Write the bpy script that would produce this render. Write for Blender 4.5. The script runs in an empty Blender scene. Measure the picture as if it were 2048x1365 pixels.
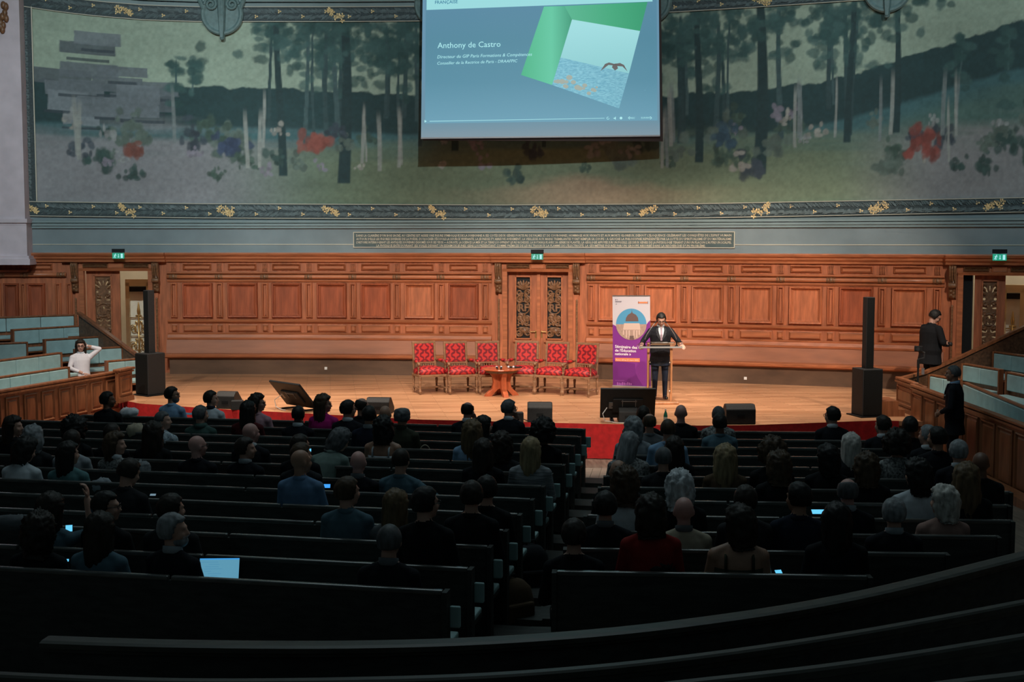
import bpy, bmesh, math, random
import numpy as np
from mathutils import Vector, Matrix, Euler, noise, kdtree

# ---------------------------------------------------------------- camera, world, large lights, exposure
scene = bpy.context.scene
F = 2600.0; CX = 1024.0; CY = 682.5; CZ = 3.08
TH = math.atan(202.5 / F); CT = math.cos(TH); ST = math.sin(TH)
cam_d = bpy.data.cameras.new('camera'); cam = bpy.data.objects.new('camera', cam_d)
scene.collection.objects.link(cam); scene.camera = cam
cam.location = (0, 0, CZ); cam.rotation_euler = (math.pi / 2 - TH, 0, 0)
cam_d.sensor_width = 36; cam_d.sensor_fit = 'HORIZONTAL'; cam_d.lens = 36 * F / 2048; cam_d.clip_end = 200

world = bpy.data.worlds.new('hall_ambient'); scene.world = world; world.use_nodes = True
world.node_tree.nodes['Background'].inputs[0].default_value = (0.62, 0.92, 1.0, 1)
world.node_tree.nodes['Background'].inputs[1].default_value = 0.045

scene.view_settings.view_transform = 'Standard'; scene.view_settings.look = 'None'
scene.view_settings.gamma = 1; scene.view_settings.use_curve_mapping = False
scene.view_settings.exposure = 0.0

def spot(loc, target, watts, color, cone, blend=0.6, size=0.15):
    d = bpy.data.lights.new('stage_spotlight', 'SPOT'); o = bpy.data.objects.new('stage_spotlight', d)
    scene.collection.objects.link(o); o.location = loc
    d.energy = watts; d.color = color; d.spot_size = math.radians(cone); d.spot_blend = blend; d.shadow_soft_size = size
    o.rotation_euler = (Vector(target) - Vector(loc)).to_track_quat('-Z', 'Y').to_euler()
    return o
WARM = (1.0, 0.83, 0.68); COOL = (0.84, 0.98, 1.0)
for (x, tx, w) in ((-8, -5.2, 3300), (-4, -2.2, 4900), (0.5, 0.8, 6400), (4.5, 3.6, 6400), (8.5, 5.6, 6000)):
    spot((x, 11.5, 10.6), (tx, 26.6, 1.1), w, WARM, 27, 0.55)
for (x, tx, w) in ((-7, -8.5, 5400), (0, -2.5, 3500), (3, 4, 1900), (9, 9.5, 2500)):
    spot((x, 12.5, 11.5), (tx, 29, 5.4), w, COOL, 40, 0.9)
spot((-3, 10.0, 10.5), (-9.9, 26.3, 0.9), 1900, (0.95, 0.95, 1.0), 20, 0.8)
spot((3, 9.0, 10.5), (9.3, 23.2, 0.7), 900, (0.95, 0.97, 1.0), 19, 0.8)

for x, w in ((-6.5, 3900), (-2.6, 3200), (1.4, 2100), (5.2, 2100)):     # overhead stage lights
    spot((x, 22.6, 9.6), (x, 23.7, 0), w, WARM, 54, 0.85, 0.25)
spot((2.0, 9.5, 10.2), (1.25, 21.4, -0.4), 7000, WARM, 11, 0.7)

sky_d = bpy.data.lights.new('glass_ceiling_daylight', 'AREA'); sky_o = bpy.data.objects.new('glass_ceiling_daylight', sky_d)   # dim daylight from the hall's glazed ceiling
scene.collection.objects.link(sky_o); sky_o.location = (0, 17.0, 13.5); sky_d.shape = 'RECTANGLE'; sky_d.size = 11; sky_d.size_y = 7
sky_d.energy = 300; sky_d.color = (0.74, 0.95, 1.0)

# ---------------------------------------------------------------- pixel helpers (photograph pixel -> world)
def ray(px, py):
    u = px - CX; v = CY - py
    return Vector((u, F * CT + v * ST, -F * ST + v * CT))
def onz(px, py, z):
    d = ray(px, py); return Vector((0, 0, CZ)) + d * ((z - CZ) / d.z)
def ony(px, py, Y):
    d = ray(px, py); return Vector((0, 0, CZ)) + d * (Y / d.y)
def DW(X): return 29.5 - 0.19 * X - 0.013 * X * X          # back wall: gently concave
def dDW(X): return -0.19 - 0.026 * X
def wall(px, py, out=0.0):
    d = ray(px, py); t = 29 / d.y
    for _ in range(12): t = (DW(t * d.x) - out) / d.y
    return Vector((0, 0, CZ)) + d * t
def xw(px, py=620): return wall(px, py).x
def zw(py, px=1000): return wall(px, py).z
def WP(X, out, z):
    a = math.atan(dDW(X)); return Vector((X + math.sin(a) * out, DW(X) - math.cos(a) * out, z))

# bench-top plane (parterre rises gently to the rear) and floor plane
BA = 0.405 + 0.0303 * 18.4; BB = -0.0303
def bench_z(Y): return BA + BB * Y
HB = 0.90
def floor_z(Y): return bench_z(Y) - HB
def onplane(px, py, off=0.0):
    d = ray(px, py); t = (BA + off - CZ) / (d.z - BB * d.y)
    return Vector((0, 0, CZ)) + d * t

# ---------------------------------------------------------------- materials
def srgb(r, g, b):
    f = lambda c: (c / 255 / 12.92) if c / 255 <= 0.04045 else ((c / 255 + 0.055) / 1.055) ** 2.4
    return (f(r), f(g), f(b), 1)
MATS = {}
def mat(name, col, rough=0.6, metal=0.0, var=0.0, scale=8.0, stretch=(1, 1, 1), emit=0.0, bump=0.0, rnd=0.0, col2=None, spec=0.5, trans=0.0, alpha=1.0):
    if name in MATS: return MATS[name]
    m = bpy.data.materials.new(name); m.use_nodes = True; nt = m.node_tree; N = nt.nodes; L = nt.links
    b = N['Principled BSDF']
    b.inputs['Base Color'].default_value = col; b.inputs['Roughness'].default_value = rough
    b.inputs['Metallic'].default_value = metal; b.inputs['Specular IOR Level'].default_value = spec
    if trans: b.inputs['Transmission Weight'].default_value = trans
    if alpha < 1: b.inputs['Alpha'].default_value = alpha
    src = None
    if var > 0 or col2:
        tc = N.new('ShaderNodeTexCoord'); mp = N.new('ShaderNodeMapping'); nz = N.new('ShaderNodeTexNoise'); rp = N.new('ShaderNodeValToRGB')
        mp.inputs['Scale'].default_value = stretch; nz.inputs['Scale'].default_value = scale; nz.inputs['Detail'].default_value = 6
        c2 = col2 or tuple(min(1, c * (1 + var)) for c in col[:3]) + (1,)
        c1 = col if col2 else tuple(c * (1 - var) for c in col[:3]) + (1,)
        rp.color_ramp.elements[0].position = 0.32; rp.color_ramp.elements[1].position = 0.68
        rp.color_ramp.elements[0].color = c1; rp.color_ramp.elements[1].color = c2
        L.new(tc.outputs['Object'], mp.inputs[0]); L.new(mp.outputs[0], nz.inputs['Vector']); L.new(nz.outputs['Fac'], rp.inputs[0])
        src = rp.outputs[0]
        if bump:
            bp = N.new('ShaderNodeBump'); bp.inputs['Strength'].default_value = bump; bp.inputs['Distance'].default_value = 0.01
            L.new(nz.outputs['Fac'], bp.inputs['Height']); L.new(bp.outputs[0], b.inputs['Normal'])
    if rnd:
        oi = N.new('ShaderNodeObjectInfo'); mr = N.new('ShaderNodeMapRange'); hs = N.new('ShaderNodeHueSaturation')
        mr.inputs['To Min'].default_value = 1 - rnd; mr.inputs['To Max'].default_value = 1 + rnd
        L.new(oi.outputs['Random'], mr.inputs[0]); L.new(mr.outputs[0], hs.inputs['Value'])
        if src: L.new(src, hs.inputs['Color'])
        else: hs.inputs['Color'].default_value = col
        src = hs.outputs[0]
    if src: L.new(src, b.inputs['Base Color'])
    if emit:
        b.inputs['Emission Strength'].default_value = emit
        if src: L.new(src, b.inputs['Emission Color'])
        else: b.inputs['Emission Color'].default_value = col
    MATS[name] = m; return m

def screenmat(name, col, strength=1.0):
    return mat(name, (0.02, 0.02, 0.02, 1), 0.6) if False else _emis(name, col, strength)
def _emis(name, col, s):
    if name in MATS: return MATS[name]
    m = bpy.data.materials.new(name); m.use_nodes = True
    b = m.node_tree.nodes['Principled BSDF']; b.inputs['Base Color'].default_value = (0.05, 0.05, 0.05, 1); b.inputs['Roughness'].default_value = 0.7
    b.inputs['Emission Color'].default_value = col; b.inputs['Emission Strength'].default_value = s
    MATS[name] = m; return m

wood = mat('oak_panelling', (0.40, 0.120, 0.048, 1), 0.5, var=0.28, scale=3.0, stretch=(5, 5, 0.7), bump=0.05, rnd=0.14)
woodr = mat('oak_panel_reddish', (0.31, 0.075, 0.030, 1), 0.55, spec=0.35, var=0.30, scale=2.4, stretch=(5, 5, 0.7), bump=0.05, rnd=0.22)
woodh = mat('oak_moulding', (0.40, 0.130, 0.054, 1), 0.4, var=0.22, scale=3.0, stretch=(0.6, 3, 6), bump=0.04, rnd=0.06)
carved = mat('carved_dark_oak', (0.10, 0.05, 0.026, 1), 0.45, var=0.4, scale=20)
carvedl = mat('carved_oak', (0.20, 0.095, 0.045, 1), 0.42, var=0.4, scale=20)
parapet_wood = mat('tribune_oak', (0.23, 0.085, 0.036, 1), 0.35, var=0.3, scale=3, stretch=(5, 5, 0.8), rnd=0.12)
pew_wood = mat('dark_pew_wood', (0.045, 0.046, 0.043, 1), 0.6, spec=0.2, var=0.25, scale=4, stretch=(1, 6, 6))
pew_rail = mat('highlight_pew_rail', (0.10, 0.098, 0.092, 1), 0.22, spec=0.8, var=0.35, scale=5, stretch=(1, 4, 4))  # paler than the bench wood: the rails' highlight is put into the colour
gal_rail = mat('gallery_rail_wood', (0.050, 0.048, 0.040, 1), 0.45, spec=0.35, var=0.3, scale=5, stretch=(1, 4, 4))
teal = mat('teal_upholstery', srgb(150, 180, 180), 0.85, var=0.10, scale=6, rnd=0.06)
red_cloth = mat('red_stage_cloth', (0.50, 0.012, 0.014, 1), 0.85, var=0.2, scale=12)
black = mat('black_paint', (0.008, 0.009, 0.010, 1), 0.55, spec=0.25, var=0.2, scale=30)
grille = mat('black_speaker_grille', (0.008, 0.009, 0.009, 1), 0.75, spec=0.15, var=0.3, scale=120)
greyblack = mat('charcoal_plastic', (0.022, 0.023, 0.024, 1), 0.6, spec=0.3, var=0.2, scale=60)
green_wall = mat('grey_green_wall_paint', (0.20, 0.255, 0.275, 1), 0.7, var=0.08, scale=2)
stone = mat('pale_stone', (0.62, 0.54, 0.59, 1), 0.8, var=0.08, scale=3)
dark_border = mat('dark_painted_border', (0.032, 0.052, 0.058, 1), 0.6, var=0.3, scale=25)
leaf_m = mat('painted_laurel_leaf', (0.085, 0.12, 0.125, 1), 0.6, var=0.35, scale=9)
pale_line = mat('pale_gilt_line', (0.55, 0.52, 0.42, 1), 0.5)
gilt = mat('gilt_leaf', (0.80, 0.60, 0.30, 1), 0.45, metal=0.2, var=0.2, scale=30)
brass = mat('brass', (0.62, 0.42, 0.17, 1), 0.3, metal=0.9)
steel = mat('brushed_steel', (0.6, 0.6, 0.62, 1), 0.3, metal=0.9)
basewood = mat('bench_base_wood', (0.105, 0.055, 0.030, 1), 0.6, var=0.2, scale=2, stretch=(1, 3, 3))
benchb = mat('oak_bench_back', (0.31, 0.105, 0.045, 1), 0.5, var=0.16, scale=2.0, stretch=(0.5, 2, 4))
cream = mat('cream_plaster', (0.72, 0.66, 0.55, 1), 0.8, var=0.06, scale=3)
white_pl = mat('white_paint', (0.75, 0.74, 0.72, 1), 0.7, var=0.03, scale=4)

# ---------------------------------------------------------------- object helpers
COL = scene.collection
def link(o): COL.objects.link(o); return o
def tag(o, label=None, cat=None, group=None, kind=None):
    if label: o['label'] = label
    if cat: o['category'] = cat
    if group: o['group'] = group
    if kind: o['kind'] = kind
    return o
def empty(name, loc=(0, 0, 0), rz=0.0):
    o = bpy.data.objects.new(name, None); link(o); o.location = loc; o.rotation_euler = (0, 0, rz); o.empty_display_size = 0.1
    return o
def thing(name, label, cat, loc=(0, 0, 0), rz=0.0, group=None):
    return tag(empty(name, loc, rz), label, cat, group)
def mobj(name, me, m, parent=None, loc=(0, 0, 0), rz=0.0, rot=None):
    o = bpy.data.objects.new(name, me); link(o); o.location = loc
    o.rotation_euler = rot if rot is not None else (0, 0, rz)
    if m is not None:
        if me.materials: pass
        else: me.materials.append(m)
    if parent: o.parent = parent
    return o

class MB:
    def __init__(s): s.v = []; s.f = []; s.m = []
    def add(s, vs, fs, R=None, T=None, mi=0):
        n = len(s.v)
        for p in vs:
            p = Vector(p)
            if R is not None: p = R @ p
            if T is not None: p = p + Vector(T)
            s.v.append(p)
        for f in fs: s.f.append([i + n for i in f]); s.m.append(mi)
        return s
    def box(s, c, d, R=None, mi=0):
        x, y, z = d[0] / 2, d[1] / 2, d[2] / 2
        vs = [(a * x, b * y, c2 * z) for a in (-1, 1) for b in (-1, 1) for c2 in (-1, 1)]
        return s.add(vs, [(0, 1, 3, 2), (4, 6, 7, 5), (0, 4, 5, 1), (2, 3, 7, 6), (0, 2, 6, 4), (1, 5, 7, 3)], R, c, mi)
    def hexa(s, p, mi=0):       # 8 points: bottom 4 ccw, top 4 ccw
        return s.add(p, [(3, 2, 1, 0), (4, 5, 6, 7), (0, 1, 5, 4), (1, 2, 6, 5), (2, 3, 7, 6), (3, 0, 4, 7)], mi=mi)
    def bar(s, p0, p1, w, h, up=(0, 0, 1), mi=0):
        p0 = Vector(p0); p1 = Vector(p1); d = p1 - p0; L = d.length; x = d.normalized(); up = Vector(up)
        y = up.cross(x).normalized(); z = x.cross(y)
        R = Matrix((x, y, z)).transposed()
        return s.box((p0 + p1) / 2, (L, w, h), R, mi)
    def rings(s, rings, cap=True, closed=True, mi=0):
        n0 = len(s.v); k = len(rings[0])
        for r in rings: s.v.extend(Vector(p) for p in r)
        for i in range(len(rings) - 1):
            for j in range(k if closed else k - 1):
                a = n0 + i * k + j; b = n0 + i * k + (j + 1) % k
                s.f.append([a, b, b + k, a + k]); s.m.append(mi)
        if cap and closed:
            s.f.append([n0 + j for j in range(k)][::-1]); s.m.append(mi)
            q = n0 + (len(rings) - 1) * k; s.f.append([q + j for j in range(k)]); s.m.append(mi)
        return s
    def tube(s, pts, r, n=8, mi=0, flat=1.0):
        pts = [Vector(p) for p in pts]; rr = r if isinstance(r, (list, tuple)) else [r] * len(pts); R = []
        prev = None
        for i, p in enumerate(pts):
            t = (pts[min(i + 1, len(pts) - 1)] - pts[max(i - 1, 0)]).normalized()
            if prev is None:
                a = Vector((0, 0, 1)) if abs(t.z) < 0.9 else Vector((1, 0, 0)); u = t.cross(a).normalized()
            else: u = (prev - t * prev.dot(t)).normalized()
            prev = u; w = t.cross(u)
            R.append([p + (u * math.cos(6.28318 * j / n) + w * math.sin(6.28318 * j / n) * flat) * rr[i] for j in range(n)])
        return s.rings(R, mi=mi)
    def lathe(s, prof, n=14, T=(0, 0, 0), R=None, mi=0):
        T = Vector(T); rg = []
        for (r, z) in prof:
            ring = []
            for j in range(n):
                p = Vector((r * math.cos(6.28318 * j / n), r * math.sin(6.28318 * j / n), z))
                if R is not None: p = R @ p
                ring.append(p + T)
            rg.append(ring)
        return s.rings(rg, mi=mi)
    def ell(s, c, r, nu=12, nv=8, R=None, mi=0):
        rg = []
        for i in range(1, nv):
            th = math.pi * i / nv
            rg.append([(r[0] * math.sin(th) * math.cos(6.28318 * j / nu), r[1] * math.sin(th) * math.sin(6.28318 * j / nu), -r[2] * math.cos(th)) for j in range(nu)])
        vs = [p for g in rg for p in g]; fs = []
        for i in range(nv - 2):
            for j in range(nu):
                a = i * nu + j; b = i * nu + (j + 1) % nu; fs.append((a, b, b + nu, a + nu))
        vs += [(0, 0, -r[2]), (0, 0, r[2])]; k = len(vs)
        for j in range(nu):
            fs.append((k - 2, (j + 1) % nu, j)); q = (nv - 2) * nu; fs.append((k - 1, q + j, q + (j + 1) % nu))
        return s.add(vs, fs, R, c, mi)
    def nested(s, w, h, steps, mi=0):       # rectangular raised/recessed panel in the xz plane, out = -y ; steps: (inset, out)
        rg = []
        for (i, o) in steps:
            a, b = w / 2 - i, h / 2 - i; rg.append([(-a, -o, -b), (a, -o, -b), (a, -o, b), (-a, -o, b)])
        n0 = len(s.v); s.rings(rg, cap=False, mi=mi)
        q = n0 + (len(rg) - 1) * 4; s.f.append([q, q + 1, q + 2, q + 3]); s.m.append(mi)
        return s
    def poly(s, pts, mi=0):
        n = len(s.v); s.v.extend(Vector(p) for p in pts); s.f.append(list(range(n, n + len(pts)))); s.m.append(mi); return s
    def prism(s, pts2, y0, y1, mi=0):       # polygon in xz extruded along y
        k = len(pts2); return s.rings([[(p[0], y0, p[1]) for p in pts2], [(p[0], y1, p[1]) for p in pts2]], mi=mi)
    def mesh(s, name, smooth=False, mats=None):
        me = bpy.data.meshes.new(name); me.from_pydata([tuple(p) for p in s.v], [], s.f)
        if mats:
            for m in mats: me.materials.append(m)
            me.polygons.foreach_set('material_index', s.m)
        if smooth: me.polygons.foreach_set('use_smooth', [True] * len(me.polygons))
        me.update(); return me
    def build(s, name, m, parent=None, loc=(0, 0, 0), rz=0.0, smooth=False, bevel=0.0, rot=None):
        o = mobj(name, s.mesh(name, smooth), m, parent, loc, rz, rot)
        if bevel:
            b = o.modifiers.new('bevel', 'BEVEL'); b.width = bevel; b.segments = 2; b.limit_method = 'ANGLE'
        return o

def copy_tree(o, parent=None):
    c = o.copy(); link(c); c.parent = parent
    for ch in list(o.children): copy_tree(ch, c)
    return c

def text_mesh(txt, size=1.0, shear=0.0, align='LEFT', extrude=0.0, bold=0.0, res=2):
    cu = bpy.data.curves.new('lettering', 'FONT'); cu.body = txt; cu.size = size; cu.shear = shear; cu.align_x = align
    cu.extrude = extrude; cu.resolution_u = res; cu.offset = bold
    o = bpy.data.objects.new('lettering', cu); COL.objects.link(o)
    dg = bpy.context.evaluated_depsgraph_get(); me = bpy.data.meshes.new_from_object(o.evaluated_get(dg))
    COL.objects.unlink(o); bpy.data.objects.remove(o); return me
def sstep(a, b, x):
    t = np.clip((x - a) / (b - a), 0, 1) if not isinstance(x, (int, float)) else min(1, max(0, (x - a) / (b - a)))
    return t * t * (3 - 2 * t)
# ================================================================ SETTING
Z = lambda y: zw(y, 1000)
def struct(o): o['kind'] = 'structure'; return o
def wsweep(mb, X0, X1, prof, n=None):
    n = n or max(2, int(abs(X1 - X0) / 0.8) + 1); rg = []
    for i in range(n + 1):
        X = X0 + (X1 - X0) * i / n; rg.append([WP(X, o, z) for (o, z) in prof])
    return mb.rings(rg)
def wmould(name, X0, X1, prof, m, parent, smooth=False):
    return wsweep(MB(), X0, X1, prof).build(name, m, parent, smooth=smooth)
def wplace(name, me, m, parent, X, z, out=0.0):
    return mobj(name, me, m, parent, WP(X, out, z), rz=math.atan(dDW(X)))

# ---- parterre floor
mb = MB(); ys = [0.5, 3, 7.2, 24.5]
xs = [-11, 11]
for i in range(len(ys) - 1):
    y0, y1 = ys[i], ys[i + 1]
    mb.poly([(-11, y0, floor_z(y0)), (11, y0, floor_z(y0)), (11, y1, floor_z(y1)), (-11, y1, floor_z(y1))])
for (a, b) in (((-11, 0.5), (11, 0.5)),):
    pass
floor_m = mat('parterre_floorboards', (0.16, 0.125, 0.095, 1), 0.5, var=0.35, scale=2.2, stretch=(9, 0.8, 1), rnd=0.0)
floor = struct(mb.build('floor', floor_m)); tag(floor, 'dim wooden floorboards of the audience floor and centre aisle')
# aisle boards that can be told apart near the rear
ab = empty('aisle_boards'); struct(ab); tag(ab, 'worn grey boards of the aisle between the two blocks of benches')
bm_ = mat('worn_aisle_board', (0.30, 0.25, 0.20, 1), 0.5, var=0.3, scale=3, stretch=(1, 8, 1), rnd=0.12)
A0 = onplane(1120, 1262, -HB); A1 = onplane(1195, 938, -HB)
for k in range(7):
    o = (k - 3) * 0.135
    p0 = A0 + Vector((o - 0.15, 0, 0.006)); p1 = A1 + Vector((o, 0, 0.006))
    MB().bar(p0, p1, 0.128, 0.012).build('board', bm_, ab)

# ---- stage floor and its red cloth front
edge_px = [(225, 797), (280, 808), (441, 819), (580, 826), (840, 840), (1038, 845), (1167, 848), (1400, 852), (1507, 851), (1753, 842)]
edge = [onz(x, y, 0) for x, y in edge_px]
edge = [Vector((-9.5, 26.2, 0))] + edge + [Vector((7.2, 21.9, 0)), Vector((10.2, 21.6, 0))]
stage_m = bpy.data.materials.new('oak_parquet'); stage_m.use_nodes = True
nt = stage_m.node_tree; N = nt.nodes; L = nt.links; b = N['Principled BSDF']; b.inputs['Roughness'].default_value = 0.36
tc = N.new('ShaderNodeTexCoord'); mp = N.new('ShaderNodeMapping'); mp.inputs['Rotation'].default_value = (0, 0, math.radians(-8)); mp.inputs['Scale'].default_value = (1.1, 1.1, 1)
br = N.new('ShaderNodeTexBrick'); br.inputs['Scale'].default_value = 1.0; br.inputs['Brick Width'].default_value = 1.1; br.inputs['Row Height'].default_value = 0.115; br.inputs['Mortar Size'].default_value = 0.004
br.inputs['Color1'].default_value = (0.66, 0.36, 0.20, 1); br.inputs['Color2'].default_value = (0.47, 0.235, 0.12, 1); br.inputs['Mortar'].default_value = (0.16, 0.08, 0.04, 1)
nz = N.new('ShaderNodeTexNoise'); nz.inputs['Scale'].default_value = 1.1; nz.inputs['Detail'].default_value = 4
mp2 = N.new('ShaderNodeMapping'); mp2.inputs['Scale'].default_value = (0.5, 2.2, 1)
mx = N.new('ShaderNodeMixRGB'); mx.blend_type = 'MULTIPLY'; mx.inputs[0].default_value = 0.75
rp = N.new('ShaderNodeValToRGB'); rp.color_ramp.elements[0].position = 0.35; rp.color_ramp.elements[1].position = 0.65
rp.color_ramp.elements[0].color = (0.72, 0.66, 0.6, 1); rp.color_ramp.elements[1].color = (1.15, 1.12, 1.08, 1)
L.new(tc.outputs['Object'], mp.inputs[0]); L.new(mp.outputs[0], br.inputs['Vector']); L.new(tc.outputs['Object'], mp2.inputs[0]); L.new(mp2.outputs[0], nz.inputs['Vector'])
L.new(nz.outputs['Fac'], rp.inputs[0]); L.new(br.outputs['Color'], mx.inputs[1]); L.new(rp.outputs[0], mx.inputs[2]); L.new(mx.outputs[0], b.inputs['Base Color'])
back = [WP(X, 0.1, 0) for X in np.linspace(11.0, -11.0, 20)]
mb = MB(); top = [p.copy() for p in edge] + back
bot = [Vector((p.x, p.y, -0.08)) for p in top]
k = len(top); n0 = 0; mb.v = top + bot; mb.f = [list(range(k)), list(range(2 * k - 1, k - 1, -1))] + [[j, j + k, (j + 1) % k + k, (j + 1) % k] for j in range(k)]; mb.m = [0] * len(mb.f)
stage = struct(mb.build('floor_stage', stage_m)); tag(stage, 'honey-coloured parquet of the low stage')
# riser under the stage, hung with a red cloth (pleated a little)
mb = MB(); pts = []
for i in range(len(edge) - 1):
    n = max(1, int((edge[i + 1] - edge[i]).length / 0.06))
    for j in range(n): pts.append(edge[i].lerp(edge[i + 1], j / n))
pts.append(edge[-1])
def strip(p, off, z0, z1, amp=0.0):
    r0 = []; r1 = []
    for i, q in enumerate(p):
        a = amp * math.sin(i * 1.9) * (0.6 + 0.4 * math.sin(i * 0.37))
        zb = max(z0, floor_z(q.y) + 0.01) if z0 < -0.3 else z0
        r0.append((q.x, q.y - off - a, zb)); r1.append((q.x, q.y - off - a * 0.2, z1))
    return r0, r1
i0 = 20
vis = [p for p in pts if -8.2 < p.x < 6.6]
r0, r1 = strip(vis, 0.015, -0.9, 0.005, 0.012)
MBc = MB(); MBc.rings([r0, r1], cap=False, closed=False)
cloth = MBc.build('stage_cloth', red_cloth, smooth=True)
tag(cloth, 'bright red cloth hung along the front edge of the stage', 'stage cloth')
r0, r1 = strip(pts, -0.03, -0.9, -0.06)
st = MB(); st.rings([r0, r1], cap=False, closed=False); struct(st.build('wall_stage_riser', carved))

# ---- back wall: panelling below, painted wall above
zt = Z(506); zd = Z(541)
XL0, XL1 = xw(-120), xw(168)
LD = (xw(168), xw(303)); CD = (xw(1013), xw(1140)); RD = (xw(1922), xw(2075))
wb = MB()
def wseg(a, b, z0, z1): wsweep(wb, a, b, [(0, z0), (0, z1), (-0.22, z1), (-0.22, z0)])
for a, b_ in ((xw(-160), LD[0]), (LD[1], CD[0]), (CD[1], RD[0]), (RD[1], xw(2160))): wseg(a, b_, -0.8, zt)
for a, b_ in (LD, CD, RD): wseg(a, b_, zd, zt)
wallb = struct(wb.build('wall_back', wood)); tag(wallb, 'warm oak panelled wall behind the stage')
ww = struct(wsweep(MB(), xw(-160), xw(2200), [(0, zt), (0, 9.7), (-0.22, 9.7), (-0.22, zt)], 30).build('wall_upper', green_wall))
tag(ww, 'grey-green painted wall above the panelling')

for nm, x0, y1 in (('wall_left', -14.6, DW(-14.6)), ('wall_right', 12.6, DW(12.6))):
    sgn = 1 if x0 > 0 else -1
    o = struct(MB().box((x0 + sgn * .1, (4 + y1) / 2, (zt - 1.2) / 2 + .1), (.2, y1 - 4, zt + 1.4)).build(nm, wood)); tag(o, 'oak panelled side wall at the %s of the hall' % nm[5:])
    MB().box((x0 + sgn * .1, (4 + y1) / 2, (zt + 9.7) / 2), (.2, y1 - 4, 9.7 - zt)).build('upper_wall', green_wall, o)
RNG = random.Random(4)
bays_l = [396, 486, 574, 664, 751.5, 839.5, 927.5]; strips_l = [349, 440, 531, 619, 707, 795, 883, 971]
bays_r = [1228, 1321, 1415, 1512, 1611, 1712, 1818]; strips_r = [1183, 1275, 1369, 1463, 1561, 1661, 1764, 1874]
pan_h = Z(568) - Z(639); pan_me = {}
def pmesh(kind, w, h, mk=0):
    key = (kind, round(w, 2), round(h, 2), mk)
    if key in pan_me: return pan_me[key]
    st = {'panel': [(0, 0), (0, .045), (.015, .075), (.04, .07), (.046, .03), (.060, .03), (.09, .006), (.094, .005)],
          'frieze': [(0, 0), (0, .02), (.014, .045), (.028, .012), (.034, .035), (.046, .005)],
          'dado': [(0, 0), (0, .02), (.012, .025), (.03, .06), (.034, .062)],
          'pilaster': [(0, 0), (0, .035), (.018, .055), (.030, .055), (.044, .005)]}[kind]
    m = MB().nested(w, h, st)
    if kind == 'pilaster': m.box((0, -0.015, 0), (0.026, 0.05, h - 0.12))
    pan_me[key] = m.mesh(kind); return pan_me[key]
tri = MB()
for k in range(4): tri.box(((k - 1.5) * 0.032, -0.02, 0), (0.016, 0.05, 0.17))
tri_me = tri.mesh('triglyph')
cl = MB()
for k, (x, r) in enumerate(((-.085, .052), (-.068, .06), (-.05, .052), (.05, .052), (.068, .06), (.085, .052))):
    cl.lathe([(0.02, -0.009), (r, -0.007), (r, 0.007), (0.02, 0.009)], 14, (x, 0, 0), Matrix.Rotation(math.pi / 2, 3, 'Y'))
cl.lathe([(0.045, -0.045), (0.058, -0.02), (0.062, 0), (0.058, 0.02), (0.045, 0.045)], 14, (0, 0, 0), Matrix.Rotation(math.pi / 2, 3, 'Y'))
cl_me = cl.mesh('clasp', True)
zp = (Z(568) + Z(639)) / 2
def half(bays, strips, X0, X1):
    for px in bays:
        X = xw(px); w = 0.70
        rd = px < 800 or px in (927.5, 1712); wplace('wall_panel', pmesh('panel', w, pan_h, int(rd)), woodr if rd else wood, wallb, X, zp)
        wplace('frieze_panel', pmesh('frieze', 0.66, Z(529) - Z(542)), woodh, wallb, X, (Z(529) + Z(542)) / 2)
        wplace('dado_panel', pmesh('dado', 0.68, Z(653) - Z(668)), woodh, wallb, X, (Z(653) + Z(668)) / 2)
    for px in strips:
        X = xw(px)
        wplace('pilaster', pmesh('pilaster', 0.15, pan_h), wood, wallb, X, zp)
        wplace('triglyph', tri_me, woodh, wallb, X, (Z(528) + Z(544)) / 2)
        wplace('torus_clasp', cl_me, carvedl, wallb, X, Z(555.5), 0.045)
        wplace('dado_block', pmesh('dado', 0.13, Z(653) - Z(668)), woodh, wallb, X, (Z(653) + Z(668)) / 2)
    wmould('ledge_moulding', X0, X1, [(0, Z(550)), (.03, Z(550)), (.055, Z(548)), (.055, Z(545.5)), (0, Z(545))], woodh, wallb)
    tor = [(0.045 + 0.05 * math.cos(t), Z(555.5) + 0.05 * math.sin(t)) for t in np.linspace(0, 2 * math.pi, 12)[:-1]]
    wmould('torus_moulding', X0, X1, tor, woodh, wallb, True)
    wmould('ledge_moulding', X0, X1, [(0, Z(566)), (.02, Z(566)), (.04, Z(563)), (.04, Z(561)), (0, Z(561))], woodh, wallb)
    wmould('ledge_moulding', X0, X1, [(0, Z(651)), (.02, Z(650)), (.06, Z(647)), (.07, Z(644.5)), (.05, Z(643)), (0, Z(642))], woodh, wallb)
    # bench running along the wall
    wmould('bench_cap', X0, X1, [(0, Z(683)), (.12, Z(683)), (.13, Z(680)), (.10, Z(679)), (.07, Z(673)), (.08, Z(671)), (.05, Z(669.5)), (0, Z(669.5))], woodh, wallb)
    wmould('bench_back', X0 - .02, X1 + .02, [(0, .40), (.19, .40), (.105, Z(683)), (0, Z(683))], benchb, wallb)
    wmould('bench_seat', X0 - .03, X1 + .03, [(0, .37), (.50, .37), (.55, .40), (.56, .44), (.53, .462), (0, .462)], woodh, wallb)
    wmould('bench_base', X0 + .12, X1 - .12, [(0, 0), (.43, 0), (.43, .37), (0, .37)], basewood, wallb)
half(bays_l, strips_l, xw(336), xw(984)); half(bays_r, strips_r, xw(1174), xw(1888))
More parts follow.
